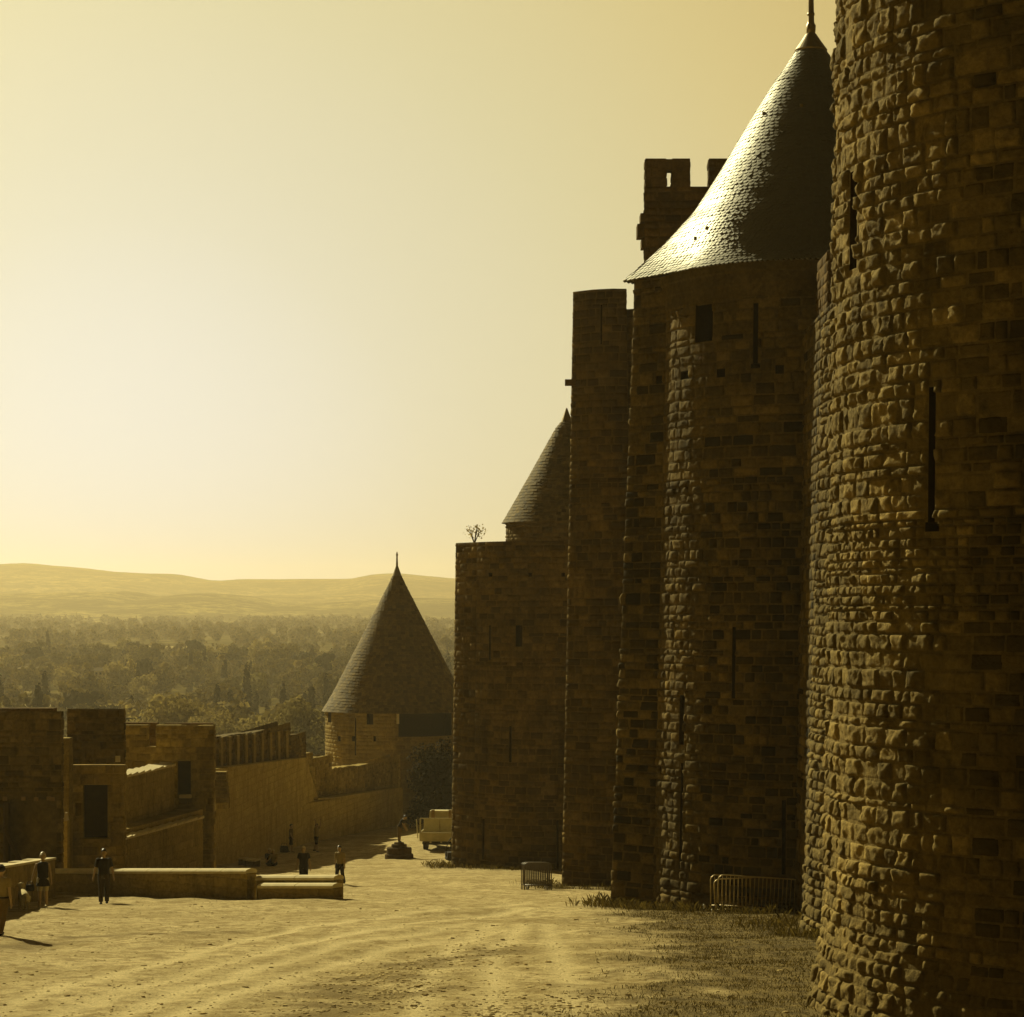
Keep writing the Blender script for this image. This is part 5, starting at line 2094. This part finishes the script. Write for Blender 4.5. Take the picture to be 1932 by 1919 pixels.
def build_hills():
    def ridge(name, prof, Yr, Yf, Yb, seed, rough, cols, sc):
        px = [p[0] for p in prof]
        py = [p[1] for p in prof]
        xs = np.linspace(-1.1, 1.1, 240) * Yr * .42
        ys = np.linspace(Yf, Yb, 46)
        m = MB()
        vs = []
        for Y in ys:
            k = (Y - Yf) / (Yr - Yf) if Y < Yr else 1 - (Y - Yr) / (Yb - Yr)
            k = max(0, min(1, k))
            s = k * k * (3 - 2 * k)
            for X in xs:
                top = wz(float(np.interp(CX + F * X / Yr, px, py)), Yr)
                n = noise.fractal((X * .0016 + seed, Y * .0016, seed), 1, 2, 5)
                n2 = noise.fractal((X * .012 + seed, Y * .012, seed), 1, 2, 3)
                vs.append((X, Y, -3 + (top + 3) * s + rough * n * s * (1 - s) * 4 + 1.6 * n2 * s))
        nx = len(xs)
        m.add(vs, [(j * nx + i, j * nx + i + 1, (j + 1) * nx + i + 1, (j + 1) * nx + i) for j in range(len(ys) - 1) for i in range(nx - 1)])
        o = m.build(name, terrain_mat(name + '_cover', cols, sc), smooth=True)
        tag(o, kind='structure')
    cols = ((0.15, 0.102, 0.024), (0.30, 0.215, 0.06), (0.085, 0.057, 0.013))
    ridge('hills', [(-900, 1100), (-300, 1082), (0, 1066), (60, 1063), (130, 1070), (230, 1080), (290, 1083), (345, 1085), (370, 1090), (400, 1096), (440, 1097), (470, 1094), (600, 1094),
                    (680, 1093), (720, 1085), (760, 1083), (850, 1092), (1000, 1098), (1300, 1080), (1900, 1090), (3000, 1120)], 5600, 3700, 6900, 3.3, 26, cols, .004)
    ridge('foothills', [(-900, 1130), (-200, 1124), (0, 1121), (115, 1118), (250, 1116), (300, 1127), (391, 1119), (470, 1125), (552, 1141), (650, 1136), (780, 1128), (900, 1130), (1400, 1125), (3000, 1140)],
          4000, 3000, 4800, 8.8, 10, ((0.09, 0.064, 0.016), (0.32, 0.24, 0.075), (0.045, 0.032, 0.008)), .005)


build_hills()


def make_crown(kind, rnd, n, size):
    m = MB()
    if kind == 'broad':
        lobes = [((0, 0, 6.0), (2.6, 2.6))]
        for k in range(13):
            a = rnd.uniform(0, 6.28)
            d = rnd.uniform(1.2, 3.2)
            lobes.append(((math.cos(a) * d, math.sin(a) * d, rnd.uniform(3.2, 8.2)), (rnd.uniform(1.2, 2.1), rnd.uniform(1.0, 1.8))))
    elif kind == 'cypress':
        lobes = [((rnd.uniform(-.15, .15), rnd.uniform(-.15, .15), 1.2 + 1.25 * k), (max(.35, 1.05 - abs(k - 2.2) * .12), 1.2)) for k in range(8)]
    else:   # pine: flat layered crown on a bare stem
        lobes = []
        for k in range(9):
            a = rnd.uniform(0, 6.28)
            d = rnd.uniform(.3, 2.8)
            lobes.append(((math.cos(a) * d, math.sin(a) * d, rnd.uniform(6.2, 8.8)), (rnd.uniform(1.1, 1.9), rnd.uniform(.6, .95))))
    leaf_cloud(m, lobes, n, size, rnd)
    return m


def woods():
    rnd = random.Random(99)
    protos = {}
    for kind, mats in (('broad', ['leaf', 'leaf_pale', 'leaf_bright']), ('cypress', ['leaf_dark']), ('pine', ['leaf_dark', 'leaf'])):
        for v in range(3 if kind == 'broad' else 2):
            for mt in mats:
                big = mt == 'leaf_bright'
                cr = make_crown(kind, rnd, 9000 if big else 1500 if kind == 'broad' else 700, .15 if big else .36 if kind != 'cypress' else .3).mesh('crown', M[mt])
                tr = MB()
                h = {'broad': 5.5, 'cypress': 3.0, 'pine': 7.0}[kind]
                tr.tube([(0, 0, -1), (rnd.uniform(-.2, .2), .1, h * .5), (rnd.uniform(-.3, .3), 0, h)], [.34, .26, .12], 7)
                for k in range(4):
                    a = rnd.uniform(0, 6.28)
                    z = h * rnd.uniform(.55, .9)
                    if kind != 'cypress': tr.tube([(0, 0, z), (math.cos(a) * 1.2, math.sin(a) * 1.2, z + 1.0), (math.cos(a) * 2.0, math.sin(a) * 2.0, z + 1.6)], [.13, .09, .03], 5)
                protos[(kind, v, mt)] = (cr, tr.mesh('trunk', M['bark']))
    def free(X, Y):
        for (a, b, c, d) in FIELDS:
            if a - 3 < X < b + 3 and c - 45 < Y < d + 8: return False
        return True
    LAB = {('broad', 'leaf'): 'round olive-leaved tree in the valley wood beyond the outer wall', ('broad', 'leaf_pale'): 'pale round-crowned tree in the valley wood beyond the outer wall',
           ('cypress', 'leaf_dark'): 'slim dark cypress standing among the valley trees', ('pine', 'leaf_dark'): 'dark flat-crowned pine in the valley wood', ('pine', 'leaf'): 'olive flat-crowned pine in the valley wood'}
    GRP = {'broad': {'leaf': 'olive broadleaf trees of the valley', 'leaf_pale': 'pale broadleaf trees of the valley'}, 'cypress': {'leaf_dark': 'cypresses of the valley'}, 'pine': {'leaf_dark': 'dark pines of the valley', 'leaf': 'olive pines of the valley'}}

    def plant(kind, mt, X, Y, s, sz=1.0, label=None, group=None, parts=True, zoff=0):
        v = rnd.randrange(3 if kind == 'broad' else 2)
        cr, tr = protos[(kind, v, mt)]
        e = empty({'broad': 'broadleaf_tree', 'cypress': 'cypress_tree', 'pine': 'pine_tree'}[kind], (X, Y, vz(X, Y) + zoff), label or LAB[(kind, mt)], 'tree', group or (None if label else GRP[kind][mt]), rnd.uniform(0, 6.28))
        e.scale = (s, s, s * sz)
        for nm, me in (('crown', cr), ('trunk', tr)):
            o = bpy.data.objects.new(nm, me)
            o.parent = e
            C.objects.link(o)
    # notable trees just beyond the parapets
    plant('broad', 'leaf_bright', wx(338, 430), 430, 2.05, 1.08, 'big pale sunlit round tree just above the crenellated wall', zoff=2)
    plant('broad', 'leaf_bright', wx(295, 440), 440, 1.5, 1.05, 'smaller pale tree at the left foot of the big sunlit one', zoff=3)
    plant('broad', 'leaf_bright', wx(405, 420), 420, 1.6, 1.15, 'olive tree right of the big sunlit round tree, above the parapet', zoff=2)
    plant('broad', 'leaf_bright', wx(452, 400), 400, 1.45, 1.15, 'sparkling pale tree over the middle of the high parapet', zoff=3)
    plant('broad', 'leaf_bright', wx(500, 410), 410, 1.65, 1.05, 'olive tree over the right half of the high parapet', zoff=3)
    plant('broad', 'leaf_bright', wx(560, 380), 380, 1.5, 1.1, 'pale tree filling the step where the parapet drops', zoff=3)
    plant('broad', 'leaf_bright', wx(600, 390), 390, 1.75, 1.15, 'tall olive tree rising left of the distant cone roof', zoff=4)
    count = 7
    tries = 0
    while count < 290 and tries < 30000:
        tries += 1
        Y = 430 + 780 * rnd.random() ** 1.15
        X = rnd.uniform(-.222, -.02) * Y
        if not free(X, Y): continue
        px = CX + F * X / Y
        if 620 < px < 840 and Y < 900 and rnd.random() < .85: continue    # behind the cone roof
        r = rnd.random()
        if 440 < px < 620 and 520 < Y < 700 and r < .75: kind, mt = 'cypress', 'leaf_dark'
        elif r < .55: kind, mt = 'broad', 'leaf'
        elif r < .70: kind, mt = 'broad', 'leaf_pale'
        elif r < .82: kind, mt = 'cypress', 'leaf_dark'
        elif r < .92: kind, mt = 'pine', 'leaf_dark'
        else: kind, mt = 'pine', 'leaf'
        plant(kind, mt, X, Y, rnd.uniform(.85, 1.6) * (1.15 if Y < 700 else 1), rnd.uniform(.9, 1.25))
        count += 1
    # everything farther off reads as one wood
    far = MB()
    n = 0
    small = {k: [make_crown(k, random.Random(5 + q), 110 if k == 'broad' else 60, .95 if k == 'broad' else .55) for q in range(4)] for k in ('broad', 'cypress', 'pine')}
    arr = {k: [(np.array(m.v), m.f, m.t) for m in v] for k, v in small.items()}
    while n < 2300:
        Y = 900 + 2300 * rnd.random() ** 1.3
        X = rnd.uniform(-.225, -.01) * Y
        if not free(X, Y): continue
        if noise.noise((X * .008, Y * .004, 4.0)) < -.22: n += 1; continue
        kind = rnd.choices(['broad', 'cypress', 'pine'], [.66, .17, .17])[0]
        v, f, t = arr[kind][rnd.randrange(4)]
        s = rnd.uniform(.65, 1.35)
        q = v * s + np.array([X, Y, vz(X, Y)])
        b = len(far.v)
        far.v.extend(map(tuple, q))
        dk = rnd.uniform(-.25, .15) - (.2 if kind != 'broad' else 0)
        far.t.extend([min(1, max(0, x + dk)) for x in t])
        far.f.extend([tuple(i + b for i in g) for g in f])
        n += 1
    o = far.build('far_wood', M['leaf'])
    tag(o, kind='stuff', label='far hazy wood stretching to the foot of the hills', cat='wood')
    # a low pale farmhouse among the trees
    for (x0, x1, yb, yt, Y, lab) in ((178, 201, 1275, 1266, 880, 'small white farmhouse among the valley trees at the left'), ):
        z = vz(wx(190, Y), Y)
        e = empty('farmhouse', (wx((x0 + x1) / 2, Y), Y, z), lab, 'house')
        w = (x1 - x0) / F * Y / 2
        zt, zb = wz(yt, Y) - z, min(wz(yb, Y) - z - 6, -1)
        m = MB(); m.box((-w, 0, zb), (w, 4, zt)); m.build('wall', M['coping'], e, local=True)
        r = MB()
        r.hexa([(-w - .3, -.4, zt), (w + .3, -.4, zt), (w + .3, 4.4, zt), (-w - .3, 4.4, zt), (-w - .3, 1.9, zt + 1.3), (w + .3, 1.9, zt + 1.3), (w + .3, 2.1, zt + 1.3), (-w - .3, 2.1, zt + 1.3)])
        r.build('roof', M['tile'], e, local=True)
        for k in range(3):
            q = MB(); xx = -w + w * 2 * (k + .5) / 3
            q.box((xx - .4, -.03, zt - 1.4), (xx + .4, .02, zt - .5)); q.build('window', M['hole'], e, local=True)


woods()

# ================================================================== HAZE
def haze():
    m = bpy.data.materials.new('valley_haze')
    m.use_nodes = True
    nt = m.node_tree
    nt.nodes.remove(nt.nodes['Principled BSDF'])
    v = nt.nodes.new('ShaderNodeVolumePrincipled')
    v.inputs['Color'].default_value = (1.0, 0.83, 0.53, 1)
    v.inputs['Density'].default_value = 1.15e-4
    v.inputs['Anisotropy'].default_value = 0.45
    nt.links.new(v.outputs[0], nt.nodes['Material Output'].inputs['Volume'])
    b = MB()
    b.box((-3600, -260, -34), (3600, 7000, 158))
    o = b.build('haze', m)
    tag(o, kind='stuff', label='golden evening haze filling the valley', cat='haze')


haze()

# ================================================================== SKY, SUN, CAMERA
def lights():
    w = bpy.data.worlds.new('World')
    bpy.context.scene.world = w
    w.use_nodes = True
    nt = w.node_tree
    bg = nt.nodes['Background']
    sky = nt.nodes.new('ShaderNodeTexSky')
    sky.sky_type = 'NISHITA'
    sky.sun_disc = False
    sky.sun_elevation = SUN_EL
    sky.sun_rotation = -SUN_AZ
    sky.air_density = 1.0
    sky.dust_density = 3.0
    sky.ozone_density = 1.0
    bw = nt.nodes.new('ShaderNodeRGBToBW')
    nt.links.new(sky.outputs[0], bw.inputs[0])
    tc = nt.nodes.new('ShaderNodeTexCoord')
    dt = nt.nodes.new('ShaderNodeVectorMath')
    dt.operation = 'DOT_PRODUCT'
    nt.links.new(tc.outputs['Generated'], dt.inputs[0])
    dt.inputs[1].default_value = Vector((-.16, 1.0, .04)).normalized()
    tint = ramp(nt, dt.outputs['Value'], [(0.0, (.085, .058, .016)), (.50, (.15, .105, .032)), (.82, (.44, .32, .11)), (.935, (.96, .73, .28)), (.955, (.99, .81, .37)), (.975, (.96, .86, .50)), (.991, (.96, .90, .65)), (1.0, (1.02, 1.0, .90))])
    pw = nt.nodes.new('ShaderNodeMath')
    pw.operation = 'POWER'
    nt.links.new(bw.outputs[0], pw.inputs[0])
    pw.inputs[1].default_value = 0.35
    k = nt.nodes.new('ShaderNodeMath')
    k.operation = 'MULTIPLY'
    nt.links.new(pw.outputs[0], k.inputs[0])
    k.inputs[1].default_value = 2.62
    mul = mixc(nt, 1.0, tint, k.outputs[0], 'MULTIPLY')
    nt.links.new(mul, bg.inputs['Color'])
    bg.inputs['Strength'].default_value = 0.10
    s = bpy.data.lights.new('sun', 'SUN')
    s.energy = 5.0
    s.angle = R(.53)
    s.color = (1.0, .95, .58)
    so = bpy.data.objects.new('sun', s)
    so.rotation_euler = SV.to_track_quat('Z', 'Y').to_euler()
    so.location = (-30, 40, 60)
    C.objects.link(so)


lights()
cam = bpy.data.cameras.new('camera')
cam.sensor_fit = 'HORIZONTAL'
cam.sensor_width = 36
cam.lens = 36 * F / 1932
cam.shift_y = (HY - 1919 / 2) / 1932
cam.clip_end = 20000
cam.clip_start = .5
co = bpy.data.objects.new('camera', cam)
co.location = (0, 0, CZ)
co.rotation_euler = (R(90), 0, 0)
C.objects.link(co)
sc = bpy.context.scene
sc.camera = co
sc.view_settings.view_transform = 'Standard'
sc.view_settings.look = 'None'
sc.view_settings.exposure = 0.4
sc.view_settings.gamma = 1.0
sc.render.engine = 'CYCLES'
sc.cycles.use_denoising = True
sc.cycles.max_bounces = 6
sc.cycles.volume_bounces = 1
sc.cycles.diffuse_bounces = 1
